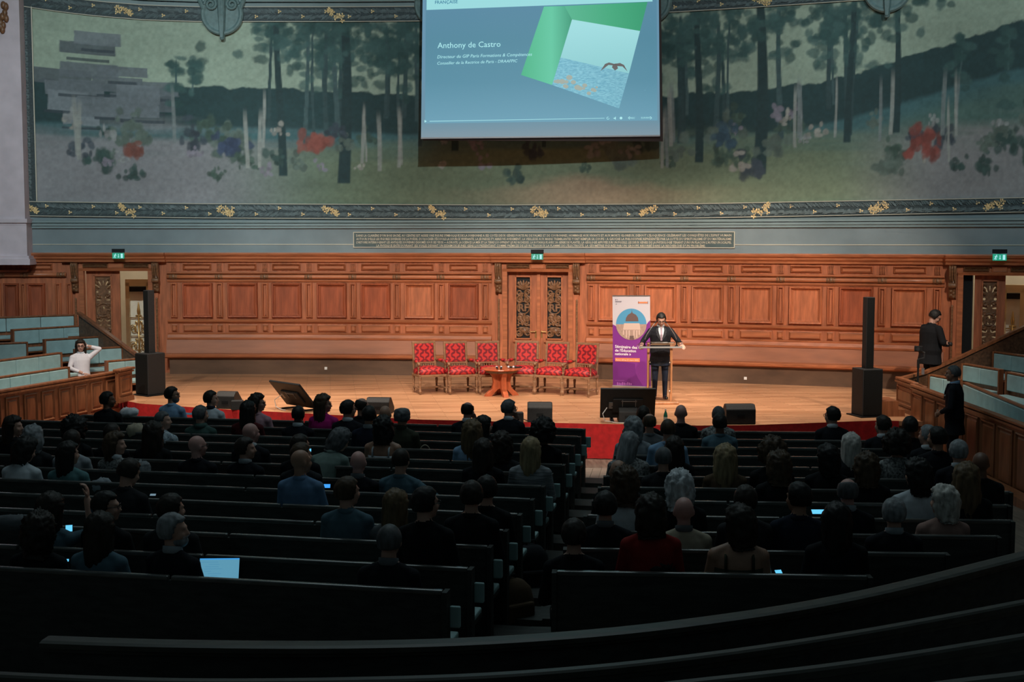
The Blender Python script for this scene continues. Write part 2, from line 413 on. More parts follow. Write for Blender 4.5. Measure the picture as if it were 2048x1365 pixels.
# stretch of the same panelling left of the left door
for px, w in ((-30, .34), (24, .34), (74, .40)):
    wplace('wall_panel', pmesh('panel', w, pan_h + .1), woodr, wallb, xw(px), zp - .05)
for px in (-2, 48, 118, 140):
    wplace('pilaster', pmesh('pilaster', 0.13, pan_h + .1), wood, wallb, xw(px), zp - .05)
a, c = xw(-150), xw(135)
wmould('torus_moulding', a, c, [(0.045 + 0.05 * math.cos(t), Z(551) + 0.05 * math.sin(t)) for t in np.linspace(0, 2 * math.pi, 12)[:-1]], woodh, wallb, True)
wmould('ledge_moulding', a, xw(60), [(0, Z(546)), (.12, Z(546)), (.16, Z(541)), (0, Z(539))], woodh, wallb)
for px in (5, 52, 125): wplace('torus_clasp', cl_me, carvedl, wallb, xw(px), Z(551), 0.045)
wplace('frieze_panel', pmesh('frieze', 0.5, .14), woodh, wallb, xw(85), Z(535))
# cornices (forward over the doors)
cor = [(0, Z(525)), (.05, Z(525)), (.06, Z(521)), (.10, Z(518)), (.11, Z(514)), (.15, Z(512)), (.17, Z(508)), (.16, Z(506)), (0, Z(506))]
for i, (a, b_, o) in enumerate(((-140, 128, 0), (128, 335, .10), (335, 985, 0), (985, 1172, .10), (1172, 1890, 0), (1890, 2150, .10))):
    wmould('cornice', xw(a), xw(b_), [(p + o if p else 0, z) for p, z in cor], woodh, wallb)
# little socket boxes on the bench base
for px, py in ((652, 737), (1491, 757)):
    P = wall(px, py, 0.44); s = MB().box((0, -.01, 0), (.06, .02, .06)).box((0, -.022, 0), (.03, .006, .03))
    tag(s.build('floor_socket', white_pl, None, P, math.atan(dDW(P.x))), 'small white wall socket on the bench base ' + ('left of the red armchairs' if px < 1000 else 'right of the lectern'), 'socket', 'wall sockets')

# ---- door surrounds
def console_mesh():
    m = MB()
    pr = [(0, 0), (0.16, 0), (0.18, -.05), (0.16, -.12), (0.12, -.24), (0.10, -.34), (0.14, -.38), (0.13, -.43), (0.07, -.46), (0.06, -.62), (0.0, -.70)]
    k = []
    for x in (-.07, .07): k.append([(x, -o, z) for o, z in pr])
    m.rings(k)
    for j in range(3): m.tube([((j - 1) * .045, -o - .012, z) for o, z in pr[1:6]], [.02, .024, .022, .018, .012], 6)
    m.lathe([(.05, -.08), (.055, -.04), (.055, .04), (.05, .08)], 12, (0, -.10, -.40), Matrix.Rotation(math.pi / 2, 3, 'Y'))
    for j in range(4): m.ell(((j % 2 - .5) * .05, -.07 + .012 * j, -.52 - .04 * j), (.03, .03, .03), 8, 6)
    return m.mesh('console', True)
con_me = console_mesh()
def surround(n, px0, px1, zb):
    t = empty('trim_%d' % n); struct(t); tag(t, ['carved oak frame of the open left door', 'carved oak frame of the closed centre door', 'carved oak frame of the open right door'][n - 1])
    X0, X1 = xw(px0), xw(px1)
    for sx, X in ((-1, X0), (1, X1)):
        wmould('jamb', X - .05, X + .05, [(0, zb), (.06, zb), (.08, zd - .02), (0, zd - .02)], woodh, t)
        wmould('pilaster', X + sx * .09 - .06, X + sx * .09 + .09, [(0, zb), (.05, zb), (.05, Z(526)), (0, Z(526))], wood, t)
        wplace('console', con_me, carvedl, t, X + sx * .14, Z(527), .05)
        # twisted rope below the console
        m = MB(); z_a, z_b = Z(598), zb + .05; nb = int((z_a - z_b) / .045)
        m.lathe([(.028 if i % 2 else .016, z_b + (z_a - z_b) * i / (2 * nb)) for i in range(2 * nb + 1)], 8, (0, -.045, 0))
        wplace('rope_moulding', m.mesh('rope', True), carvedl, t, X + sx * .14, 0, .02)
    wmould('lintel', X0 - .05, X1 + .05, [(0, zd - .03), (.08, zd - .03), (.10, zd + .02), (.05, zd + .04), (.05, Z(525)), (0, Z(525))], woodh, t)
    Xm = (X0 + X1) / 2; w = X1 - X0
    for s in (-1, 1):
        wplace('lintel_panel', pmesh('frieze', w * .36, .10), carvedl, t, Xm + s * w * .30, Z(532.5), .05)
    wplace('lintel_cartouche', MB().nested(w * .22, .13, [(0, 0), (0, .02), (.02, .035), (.03, .03)]).mesh('cartouche'), woodh, t, Xm, Z(532.5), .05)
surround(1, 166, 303, -.3); surround(2, 1011, 1142, 0); surround(3, 1920, 2078, -.3)

# ---- carved door leaves
def carved_relief(w, h, full=True):
    m = MB()
    def petal(cx, cz, a, l, wd, o=.018):
        d = (math.sin(a), math.cos(a)); m.tube([(cx, -.01, cz), (cx + d[0] * l * .5, -o, cz + d[1] * l * .5), (cx + d[0] * l, -.008, cz + d[1] * l)], [wd * .45, wd * .7, wd * .25], 6)
    def scroll(cx, cz, r, s, turns=1.6, start=0):
        pts = []; n = 18
        for i in range(n):
            t = i / (n - 1); a = start + s * turns * 6.283 * t; q = r * (1 - .78 * t); pts.append((cx + q * math.cos(a), -.018, cz + q * math.sin(a)))
        m.tube(pts, [.026 - .011 * i / n for i in range(n)], 6)
    if full:
        for a in (-1.15, -.75, -.38, 0, .38, .75, 1.15): petal(0, h * .30, a, h * .15, .05)
    for s in ((-1, 1) if full else ()):
        scroll(s * w * .28, h * .245, .075, s, 1.4, 0); scroll(s * w * .25, h * .13, .085, -s, 1.5, 1.5)
        for k in range(3): petal(s * w * .08, h * (.10 + .04 * k), s * (1.0 - .35 * k), .12, .045)
        scroll(s * w * .25, -h * .17, .09, s, 1.5, 2.0); scroll(s * w * .22, -h * .245, .07, -s, 1.4, -1)
        for k in range(3): petal(s * w * .05, -h * (.15 + .03 * k), s * (1.9 - .35 * k), .13, .045)
        m.ell((s * w * .36, -.012, h * .40), (.03, .02, .04), 8, 6); m.ell((s * w * .38, -.012, -h * .29), (.03, .02, .03), 8, 6)
        scroll(s * w * .32, -h * .42, .08, s, 1.5, 0)
    for a in ((-1.4, -1.0, -.6, -.2, .2, .6, 1.0, 1.4) if full else ()): petal(0, -h * .33, math.pi + a, h * .12, .045)
    if not full:
        for s in (-1, 1):
            scroll(s * w * .30, h * .215, .05, s, 1.3, 0); scroll(s * w * .34, h * .08, .04, -s, 1.3, 1); scroll(s * w * .36, -h * .10, .04, s, 1.3, 1); scroll(s * w * .32, -h * .30, .045, -s, 1.3, 2)
            for k in range(3): petal(s * w * .30, h * (.44 - .06 * k), s * .8, .09, .04)
    m.tube([(.185 * w / .42 * math.cos(t), -.014, .185 * w / .42 * math.sin(t)) for t in np.linspace(0, 6.283, 26)], .016, 6)
    tm = text_mesh('RF', .30 * w / .42, align='CENTER', extrude=.014, bold=.008)
    n0 = len(m.v)
    for v in tm.vertices: m.v.append(Vector((v.co.x, -v.co.z - .012, v.co.y - .10 * w / .42)))
    for p in tm.polygons: m.f.append([n0 + i for i in p.vertices]); m.m.append(0)
    return m.mesh('relief', False)
def teardrop(cx, cz, a, l, wd):
    pts = []
    for i in range(12):
        t = 6.283 * i / 12; u = -math.cos(t); v = math.sin(t) * (0.35 + 0.65 * (u + 1) / 2)
        x = (u + 1) / 2 * l * .9; y = v * wd * .47
        pts.append((cx + x * math.sin(a) + y * math.cos(a), cz + x * math.cos(a) - y * math.sin(a)))
    return pts
def ring_hole(cx, cz, r0, r1, a0, a1, n=8):
    p = [(cx + r1 * math.cos(a0 + (a1 - a0) * i / n), cz + r1 * math.sin(a0 + (a1 - a0) * i / n)) for i in range(n + 1)]
    q = [(cx + r0 * math.cos(a0 + (a1 - a0) * i / n), cz + r0 * math.sin(a0 + (a1 - a0) * i / n)) for i in range(n + 1)]
    return p + q[::-1]
def pierced_panel(w, h):
    ho = []
    for a in (-1.05, -.5, .5, 1.05): ho.append(teardrop(.09 * math.sin(a), h * .30 + .09 * math.cos(a), a, .15, .055))
    ho.append(teardrop(0, h * .30 + .11, 0, .12, .03))
    for s in (-1, 1):
        ho.append([(s * w * .36 + .028 * math.cos(t), h * .265 + .028 * math.sin(t)) for t in np.linspace(0, 6.283, 9)[:-1]])
        ho.append([(s * w * .36 + .026 * math.cos(t), -h * .275 + .026 * math.sin(t)) for t in np.linspace(0, 6.283, 9)[:-1]])
        ho.append(teardrop(s * .03, h * .17, s * .5, .09, .05)); ho.append(teardrop(s * .05, h * .145, s * 1.5, .12, .05))
        ho.append(ring_hole(0, 0, .135, .172, -.75 if s > 0 else math.pi - .75, .75 if s > 0 else math.pi + .75))
        ho.append(teardrop(s * .05, -h * .165, s * 1.2, .11, .05)); ho.append(teardrop(s * .05, -h * .215, s * 1.75, .11, .045))
        ho.append(teardrop(s * .03, -h * .125, s * 2.75, .07, .03))
    ho.append([(.035 * math.cos(t), .055 + .035 * math.sin(t)) for t in np.linspace(0, 6.283, 9)[:-1]])
    ho.append([(-.03, -.09), (.0, -.09), (.0, -.03), (-.03, -.02)]); ho.append([(.03, -.09), (.055, -.09), (.04, -.03), (.02, -.03)])
    for a in (-1.2, -.8, -.4, 0, .4, .8, 1.2):
        A = math.pi + a; ho.append(teardrop(.07 * math.sin(A), -h * .34 + .07 * math.cos(A), A, .13, .045))
    for a in (-1.0, 1.0): ho.append(teardrop(.07 * math.sin(a), -h * .34 + .07 * math.cos(a), a, .10, .04))
    # cut the openings out of a fine grid so that neighbouring openings never close up each other
    nx, nz_ = 64, int(64 * h / w); gx = (np.arange(nx) + .5) / nx * w - w / 2; gz = (np.arange(nz_) + .5) / nz_ * h - h / 2
    GX, GZ = np.meshgrid(gx, gz, indexing='ij'); hole = np.zeros(GX.shape, bool)
    for pts in ho:
        ins = np.zeros(GX.shape, bool); q = pts[-1]
        for p in pts:
            if abs(p[1] - q[1]) > 1e-9: ins ^= ((p[1] > GZ) != (q[1] > GZ)) & (GX < (q[0] - p[0]) * (GZ - p[1]) / (q[1] - p[1]) + p[0])
            q = p
        hole |= ins
    me = bpy.data.meshes.new('pierced_panel'); vs = [(-w / 2 + w * a / nx, 0, -h / 2 + h * c / nz_) for a in range(nx + 1) for c in range(nz_ + 1)]
    fs = [(a * (nz_ + 1) + c, (a + 1) * (nz_ + 1) + c, (a + 1) * (nz_ + 1) + c + 1, a * (nz_ + 1) + c + 1) for a in range(nx) for c in range(nz_) if not hole[a, c]]
    me.from_pydata(vs, [], fs); me.update(); return me
def leaf(parent, w, zb, zt_, pierced, handle=0):
    H = zt_ - zb; cw = w * .50; ch = H * .60; cz = zt_ - .12 - ch / 2
    lf = empty('leaf'); lf.parent = parent
    m = MB()
    m.box((-(w + cw) / 4, 0, (zb + zt_) / 2), ((w - cw) / 2, .06, H)).box(((w + cw) / 4, 0, (zb + zt_) / 2), ((w - cw) / 2, .06, H))
    m.box((0, 0, zt_ - .06), (cw, .06, .12)); zl = cz - ch / 2; m.box((0, 0, (zb + zl) / 2), (cw, .06, zl - zb))
    m.build('leaf_frame', wood, lf)
    fr = MB()
    for s in (-1, 1): fr.box((s * cw / 2, -.04, cz), (.03, .03, ch + .03)); fr.box((0, -.04, cz + s * ch / 2), (cw + .03, .03, .03))
    fr.build('bead_frame', woodh, lf)
    if pierced:
        po = mobj('pierced_panel', pierced_panel(cw, ch), carvedl, lf, (0, 0, cz)); sm_ = po.modifiers.new('thickness', 'SOLIDIFY'); sm_.thickness = .03; sm_.offset = 0
    else: MB().box((0, .01, cz), (cw, .02, ch)).build('panel_backing', black, lf)
    mobj('carved_relief', carved_relief(cw * .92, ch * .98, not pierced), carvedl, lf, (0, -.012 if pierced else 0, cz))
    lh = zl - zb - .22
    MB().nested(cw + .02, lh, [(0, .03), (.0, .05), (.03, .065), (.05, .045), (.08, .04)]).build('lower_panel', wood, lf, (0, 0, zb + .1 + lh / 2))
    MB().box((0, -.06, zl - .05), (cw + .1, .07, .04)).box((0, -.05, zl - .08), (cw + .05, .05, .03)).build('rail_ledge', woodh, lf)
    if handle:
        hd = MB().lathe([(.012, 0), (.012, .06)], 8, (0, -.03, 0), Matrix.Rotation(math.pi / 2, 3, 'X')).tube([(0, -.085, 0), (-handle * .11, -.085, -.005)], .011, 8).box((0, -.034, -.06), (.035, .008, .16))
        hd.build('handle', brass, lf, (handle * (w / 2 - .06), 0, 1.0))
    return lf
# centre: two closed leaves set back in the opening
Xc = (CD[0] + CD[1]) / 2; wd_ = (CD[1] - CD[0]); P = WP(Xc, -.12, 0)
d1 = struct(empty('door_1', P, math.atan(dDW(Xc)))); tag(d1, 'closed double oak door with carved monogram panels behind the armchairs')
for s in (-1, 1):
    l = leaf(d1, wd_ / 2 - .02, 0.01, zd - .02, False, -s); l.location = (s * wd_ / 4, 0, 0)
MB().box((0, -.05, (zd - .02) / 2), (.07, .04, zd - .02)).build('astragal', woodh, d1)
# left: one pierced leaf closed, the other side open to a lit room
d2 = struct(empty('door_2', WP(xw(206), -.08, 0), math.atan(dDW(xw(206))))); tag(d2, 'pierced oak door leaf beside the open doorway on the left')
leaf(d2, xw(239) - xw(172), -.3, zd - .02, True)
d3 = struct(empty('door_3', WP(xw(1978), -.10, 0), math.atan(dDW(xw(1978))) + .1)); tag(d3, 'pierced oak door leaf ajar at the right edge')
leaf(d3, xw(2009) - xw(1942), -.3, zd - .02, True)
a_, c_ = xw(1921), xw(1943); wmould('dark_gap_fill', a_, c_, [(-.30, -.3), (-.10, -.3), (-.10, zd), (-.30, zd)], black, d3).matrix_parent_inverse = (Matrix.Translation(d3.location) @ Matrix.Rotation(d3.rotation_euler.z, 4, 'Z')).inverted()  # black block added to keep the gap beside the leaf dark
# lit side rooms behind the doorways
def side_room(name, px0, px1, lab, dp=3.2):
    X0, X1 = xw(px0), xw(px1); p = [WP(X0, -.24, 0), WP(X1, -.24, 0)]; a = math.atan(dDW((X0 + X1) / 2))
    n = Vector((-math.sin(a), math.cos(a), 0)); q = [p[0] + n * dp, p[1] + n * dp]; z0, z1 = -.3, 3.4
    m = MB(); V = lambda v, z: (v.x, v.y, z)
    m.poly([V(q[0], z0), V(q[1], z0), V(q[1], z1), V(q[0], z1)]); m.poly([V(p[0], z0), V(q[0], z0), V(q[0], z1), V(p[0], z1)])
    m.poly([V(q[1], z0), V(p[1], z0), V(p[1], z1), V(q[1], z1)]); m.poly([V(p[0], z0), V(p[1], z0), V(q[1], z0), V(q[0], z0)]); m.poly([V(p[0], z1), V(q[0], z1), V(q[1], z1), V(p[1], z1)])
    o = struct(m.build(name, cream)); tag(o, lab)
    L_ = bpy.data.lights.new('room_lamp', 'POINT'); lo = bpy.data.objects.new('room_lamp', L_); link(lo); L_.energy = 26; L_.color = (1, .90, .74); L_.shadow_soft_size = .2
    lo.location = (p[0] + p[1] + q[0] + q[1]) / 4 + Vector((0, -.3, 2.9))
    return a, n
aL, nL = side_room('wall_left_room', 120, 345, 'cream plaster room seen through the left doorway')
aR, nR = side_room('wall_right_room', 1905, 2150, 'cream plaster room seen through the right doorway')
def grille_door(px, Yoff, w, lab, n, a):
    P = ony(px, 620, DW(xw(px)) + 1.3); P.z = -.3
    t = thing('iron_grille_door', lab, 'grille door', P, a, 'gilt grille doors'); H = 2.35
    m = MB()
    for s in (-1, 1): m.box((s * w / 2, 0, H / 2), (.09, .09, H))
    m.box((0, 0, H), (w + .09, .09, .16)); m.build('door_frame', mat('gilt_wood', (.62, .44, .24, 1), .4, var=.1, scale=4), t)
    MB().box((0, 0, H - .16), (w - .09, .05, .12)).build('transom', black, t)
    MB().box((0, .07, H / 2), (w - .06, .01, H - .1)).build('pane', mat('lit_frosted_pane', (.85, .78, .62, 1), .5, var=.05), t)
    g = MB(); g.tube([(0, -.01, .1), (0, -.01, H - .75)], .022, 8); g.lathe([(.01, 0), (.035, .05), (.04, .12), (.02, .24), (.012, .3), (0, .34)], 8, (0, -.01, H - .8)); g.box((0, -.01, H - .8), (.14, .03, .03))
    for zz in (.55, 1.05, 1.5): g.box((0, -.01, zz), (w - .08, .015, .02))
    for s in (-1, 1):
        for zz, r in ((.35, .10), (.8, .10), (1.22, .09)):
            pts = [(s * (.13 + r * (1 - .75 * i / 15) * math.cos(i * .62)), -.015, zz + r * 1.3 * (1 - .75 * i / 15) * math.sin(i * .62)) for i in range(16)]
            g.tube(pts, .014, 6); g.tube([(s * .02, -.01, zz - .1), (s * .12, -.01, zz), (s * .05, -.01, zz + .14)], .012, 6)
            g.ell((s * .06, -.012, zz + .16), (.03, .012, .04), 8, 6)
    g.build('scrollwork', brass, t, smooth=True)
    return t
grille_door(277, 0, .50, 'gilt scrollwork grille door seen through the left doorway', nL, aL)
grille_door(2026, 0, .36, 'gilt scrollwork grille door seen through the right doorway', nR, aR)

# ---- stone pier at the far left
X0, X1 = xw(-150, 300), xw(57, 300)
pier = empty('pier', (0, 0, 0)); tag(struct(pier), 'pale stone pier at the left edge beside the mural')
def pier_part(name, z0, z1, o, e): wmould(name, X0, X1 + e, [(0, z0), (o, z0), (o, z1), (0, z1)], stone, pier)
pier_part('shaft', Z(440), 9.6, .45, 0); pier_part('moulding', Z(446), Z(438), .52, .06); pier_part('moulding', Z(450), Z(446), .48, .03)
pier_part('base', Z(512), Z(450), .47, .03); pier_part('moulding', Z(518), Z(512), .53, .08); pier_part('moulding', Z(530), Z(518), .57, .11)
m = MB(); r = random.Random(2)
for i in range(10): m.ell((r.uniform(-.12, .12), -.02, r.uniform(-.35, .3)), (.06, .04, .09), 8, 6)
wplace('carved_ornament', m.mesh('orn', True), carvedl, pier, xw(14, 40), zw(45, 60), .46)

# ---- mural with its painted border
top_c = [(-160, -20), (-60, -5), (62, 15), (130, 25), (200, 33), (300, 41), (400, 44), (700, 44), (840, 43), (1000, 40), (1348, 25), (1500, 16), (1740, 0), (2100, -28), (2250, -40)]
bot_c = [(-160, 399), (-60, 400), (72, 403), (400, 407), (1000, 409.5), (1400, 407), (2048, 395), (2250, 391)]
ty = lambda px: float(np.interp(px, *zip(*top_c))); by = lambda px: float(np.interp(px, *zip(*bot_c)))
mural = thing('mural', 'long painted woodland landscape mural above the oak panelling', 'mural')
NU, NV = 1040, 190
PXS = np.linspace(66, 2180, NU); XS = [xw(p, 230) for p in PXS]
ZT = np.array([wall(p, ty(p)).z for p in PXS]); ZB = np.array([wall(p, by(p)).z for p in PXS])
U, V = np.meshgrid(PXS, np.linspace(0, 1, NV), indexing='ij')      # V: 0 bottom, 1 top
img = np.zeros((NU, NV, 3)); rs = np.random.RandomState(7); DPX = (2180 - 66) / (NU - 1)
def vnoise(sx, sy, seed):
    out = np.zeros((NU, NV))
    for o in range(3):
        q = 2 ** o; gx = np.random.RandomState(seed + o).rand(int(NU / sx * q) + 3, int(NV / sy * q) + 3)
        xi = np.arange(NU) / sx * q; yi = np.arange(NV) / sy * q
        x0 = xi.astype(int); y0 = yi.astype(int); fx = (xi - x0)[:, None]; fy = (yi - y0)[None, :]
        fx = fx * fx * (3 - 2 * fx); fy = fy * fy * (3 - 2 * fy)
        out += ((gx[x0][:, y0] * (1 - fx) + gx[x0 + 1][:, y0] * fx) * (1 - fy) + (gx[x0][:, y0 + 1] * (1 - fx) + gx[x0 + 1][:, y0 + 1] * fx) * fy) / q
    return out / 1.75
def C(r, g, b_): return np.array(srgb(r, g, b_)[:3])
def lay(mask, col): img[:] = img * (1 - mask[..., None]) + np.asarray(col) * mask[..., None]
def blob(cx, cy, rx, ry, col, soft=.25, a=1.0, nz_=None):
    i0 = max(0, int((cx - 1.5 * rx - 66) / DPX)); i1 = min(NU, int((cx + 1.5 * rx - 66) / DPX) + 2); j0 = max(0, int((cy - 1.5 * ry) * NV)); j1 = min(NV, int((cy + 1.5 * ry) * NV) + 2)
    if i1 <= i0 or j1 <= j0: return
    u, v = U[i0:i1, j0:j1], V[i0:i1, j0:j1]; d = np.sqrt(((u - cx) / rx) ** 2 + ((v - cy) / ry) ** 2)
    if nz_ is not None: d = d + (nz_[i0:i1, j0:j1] - .5) * .8
    m_ = (a * (1 - sstep(1 - soft, 1, d)))[..., None]; img[i0:i1, j0:j1] = img[i0:i1, j0:j1] * (1 - m_) + np.asarray(col) * m_
def box_(cx, cy, rx, ry, col, a=1.0):
    d = np.maximum(np.abs(U - cx) / rx, np.abs(V - cy) / ry) + (n3 - .5) * .06; lay(a * (1 - sstep(.96, 1.0, d)), col)
n1 = vnoise(18, 12, 11); n2 = vnoise(55, 20, 23); n3 = vnoise(6, 6, 37); n4 = vnoise(120, 10, 41); n5 = vnoise(3, 3, 53)
img[:] = C(158, 176, 158)                                                   # pale sky
hz = .60 + .04 * np.sin(U / 300 + .5) + .22 * sstep(1550, 2150, U)          # crest of the far wood
lay(1 - sstep(hz, hz + .012, V + .04 * (n1 - .5) + .02 * (n3 - .5)), C(42, 70, 72))
lay((1 - sstep(hz - .23, hz - .20, V + .015 * (n1 - .5))), C(70, 108, 112))   # far meadow
lay((1 - sstep(hz - .34, hz - .24, V + .05 * (n4 - .5))), C(82, 112, 106))
lay((1 - sstep(.26, .46, V + .22 * (n4 - .5))) * (1 - sstep(380, 760, U)), C(140, 142, 146))
lay((1 - sstep(.20, .40, V + .22 * (n4 - .5))) * sstep(380, 760, U), C(116, 132, 108))
lay((1 - sstep(.24, .42, V + .22 * (n4 - .5))) * sstep(1650, 1900, U), C(138, 140, 142))
lay((1 - sstep(.04, .12, V + .10 * (n2 - .5) - .06 * np.exp(-((U - 1150) / 130) ** 2))) * np.exp(-((U - 1180) / 200) ** 2), C(160, 142, 118))
for k in range(17):                                                         # rocky outcrop
    cx = rs.uniform(110, 310); h_ = 1 - abs(cx - 205) / 160; cy = rs.uniform(.42, .55 + .36 * h_); g_ = rs.randint(88, 134)
    box_(cx, cy, rs.uniform(28, 62), rs.uniform(.025, .06), C(g_, g_ + 10, g_ + 16), .92)
    box_(cx, cy - .06, rs.uniform(20, 50), .008, C(60, 72, 80), .8)
def tree(cx, base, top, w_, tone, crown, spread):
    t_ = C(50 + tone, 74 + tone, 76 + tone); d = np.abs(U - cx - 5 * np.sin(V * 4 + cx)) / (w_ * (1.15 - .5 * V)); lay((1 - sstep(.75, 1.05, d)) * sstep(base - .012, base, V) * (1 - sstep(top - .02, top, V)), t_)
    for k in range(crown):
        x = cx + rs.normal(0, spread); y = top - abs(rs.normal(0, .13)); g_ = rs.randint(-10, 16)
        blob(x, y, rs.uniform(9, 20), rs.uniform(.02, .045), C(56 + g_, 88 + g_, 86 + g_), .5, .75, n3)
for k in range(34): tree(rs.choice([rs.uniform(480, 850), rs.uniform(1320, 1740), rs.uniform(850, 1320)]), rs.uniform(.30, .52), rs.uniform(.86, 1.05), rs.uniform(3, 7), rs.randint(-2, 22), 22, 30)
for cx, b0, w_ in ((560, .16, 9), (690, .12, 13), (905, .30, 8), (1395, .22, 9), (1520, .15, 14), (1700, .30, 8), (1790, .34, 8)): tree(cx, b0, 1.06, w_, -8, 44, 48)
for cx in (350, 392, 1920, 2010): tree(cx, .62, .80, 2.5, 26, 14, 9)
def shrub(cx, cy, s, col, n_=14):
    for k in range(n_): blob(cx + rs.normal(0, 13 * s), cy + abs(rs.normal(0, .045 * s)), rs.uniform(5, 13) * s, rs.uniform(.018, .04) * s, np.asarray(col) * rs.uniform(.7, 1.25), .5, .8, n3)
for k in range(58): shrub(rs.uniform(80, 2160), rs.uniform(.12, .42), rs.uniform(.5, 1.3), [C(58, 82, 78), C(70, 92, 82), C(96, 112, 104), C(62, 74, 84)][rs.randint(4)])
for k in range(30): shrub(rs.uniform(80, 2160), rs.uniform(.16, .46), rs.uniform(.4, .8), [C(146, 150, 150), C(160, 158, 150), C(132, 128, 140)][rs.randint(3)], 9)
for cx, cy, s, col in ((270, .26, .9, C(128, 80, 70)), (630, .30, 1.2, C(142, 82, 72)), (1850, .22, 1.3, C(136, 72, 64)), (455, .28, 1.1, C(64, 78, 104)), (1450, .30, 1.1, C(62, 88, 104)), (1240, .40, .9, C(70, 58, 60))): shrub(cx, cy, s, col, 22)
for k in range(26):                                                         # slim pale birch stems in groups
    cx = [150, 330, 520, 740, 800, 1340, 1590, 1660, 1760, 1900, 2080][rs.randint(11)] + rs.normal(0, 16); b0 = rs.uniform(.18, .34); d = np.abs(U - cx - 3 * np.sin(V * 6 + k)) / rs.uniform(2.5, 5)
    lay(.8 * (1 - sstep(.6, 1.1, d)) * sstep(b0 - .01, b0, V) * (1 - sstep(b0 + .24, b0 + .34, V)), C(158, 162, 156) if k % 3 else C(128, 138, 138))
img *= (0.80 + 0.40 * n5)[..., None] * (0.84 + .32 * n2)[..., None]
verts = []
for i in range(NU):
    a = math.atan(dDW(XS[i])); bx = XS[i] + math.sin(a) * .02; byy = DW(XS[i]) - math.cos(a) * .02
    for j in range(NV): verts.append((bx, byy, ZB[i] + (ZT[i] - ZB[i]) * j / (NV - 1)))
idx = np.arange(NU * NV).reshape(NU, NV)
faces = np.stack([idx[:-1, :-1], idx[1:, :-1], idx[1:, 1:], idx[:-1, 1:]], -1).reshape(-1, 4).tolist()
me = bpy.data.meshes.new('canvas'); me.from_pydata(verts, [], faces)
at = me.color_attributes.new('paint', 'FLOAT_COLOR', 'POINT')
at.data.foreach_set('color', np.concatenate([img.reshape(-1, 3), np.ones((NU * NV, 1))], 1).astype(np.float32).ravel())
mm = bpy.data.materials.new('painted_canvas'); mm.use_nodes = True; nd = mm.node_tree.nodes.new('ShaderNodeAttribute'); nd.attribute_name = 'paint'
mm.node_tree.links.new(nd.outputs['Color'], mm.node_tree.nodes['Principled BSDF'].inputs['Base Color']); mm.node_tree.nodes['Principled BSDF'].inputs['Roughness'].default_value = .75
mobj('canvas', me, mm, mural)
def hband(name, f0, f1, o0, o1, m, px0=40, px1=2180, n=60):
    rg = []
    for i in range(n + 1):
        px = px0 + (px1 - px0) * i / n; X = xw(px, 230); za = wall(px, f0(px)).z; zb_ = wall(px, f1(px)).z
        rg.append([WP(X, o0, za), WP(X, o1, za), WP(X, o1, zb_), WP(X, o0, zb_)])
    return MB().rings(rg).build(name, m, mural)
hband('border', lambda p: by(p) + 30, by, 0, .05, dark_border); hband('border', ty, lambda p: ty(p) - 30, 0, .05, dark_border)
for fn in (lambda p: by(p) + 1.5, lambda p: by(p) + 30, lambda p: ty(p) + .5, lambda p: ty(p) - 29):
    hband('border_line', fn, (lambda g: lambda p: g(p) - 1.4)(fn), .05, .062, pale_line)
Xa, Xb = xw(46, 230), xw(70, 230)
wmould('border', Xa, Xb, [(0, wall(60, by(60) + 30).z), (.05, wall(60, by(60) + 30).z), (.05, wall(60, -15).z), (0, wall(60, -15).z)], dark_border, mural)
wmould('border_line', Xb - .012, Xb + .012, [(.05, wall(60, by(60)).z), (.062, wall(60, by(60)).z), (.062, wall(60, 14).z), (.05, wall(60, 14).z)], pale_line, mural)
# laurel leaves of the border, too small and many to count
lv = MB(); r = random.Random(9)
def leafq(X, z, a, l, out=.056):
    d = Vector((math.cos(a), 0, math.sin(a))); w2 = Vector((-d.z, 0, d.x)) * l * .2; P = WP(X, out, z)
    lv.poly([P - d * l * .5, P + w2 + Vector((0, -.008, 0)), P + d * l * .5, P - w2])
for i in range(520):
    px = 75 + (2170 - 75) * i / 520; X = xw(px, 230)
    for s in (-1, 1): leafq(X, wall(px, by(px) + 15 + s * 6 + r.uniform(-2, 2)).z, s * .6 + r.uniform(-.2, .2) + math.pi, .17)
    if i % 1 == 0 and ty(px) > -10:
        for s in (-1, 1): leafq(X, wall(px, ty(px) - 15 + s * 6 + r.uniform(-2, 2)).z, s * .6 + r.uniform(-.2, .2) + math.pi, .17)
for i in range(70):
    py = 25 + 375 * i / 70; leafq((Xa + Xb) / 2, wall(60, py).z, 1.57 + (.6 if i % 2 else -.6), .14)
lo = lv.build('laurel_leaves', leaf_m, mural); lo['kind'] = 'stuff'
def cluster(seed):
    r = random.Random(seed); m = MB()
    for k in range(13):
        x = r.uniform(-.17, .17); z = -x * .45 + r.uniform(-.075, .075)
        for q in range(4):
            a = q * 1.57 + r.uniform(-.3, .3); l = r.uniform(.03, .05)
            m.poly([(x, -.012, z), (x + l * math.cos(a - .5), -.02, z + l * math.sin(a - .5)), (x + 1.4 * l * math.cos(a), -.012, z + 1.4 * l * math.sin(a)), (x + l * math.cos(a + .5), -.02, z + l * math.sin(a + .5))])
    return m.mesh('gilt_cluster')
cms = [cluster(s) for s in range(3)]
for k, px in enumerate((62, 255, 453, 663, 875, 1080, 1297, 1523, 1757, 1988)):
    o = wplace('gilt_cluster', cms[k % 3], gilt, mural, xw(px, 425), wall(px, by(px) + 15).z, .055)
    if px > 1080: o.scale = (-1, 1, 1)
for k, px in enumerate((250, 672, 1525)): wplace('gilt_cluster', cms[k % 3], gilt, mural, xw(px, 25), wall(px, ty(px) - 14).z, .055)
sp = MB()
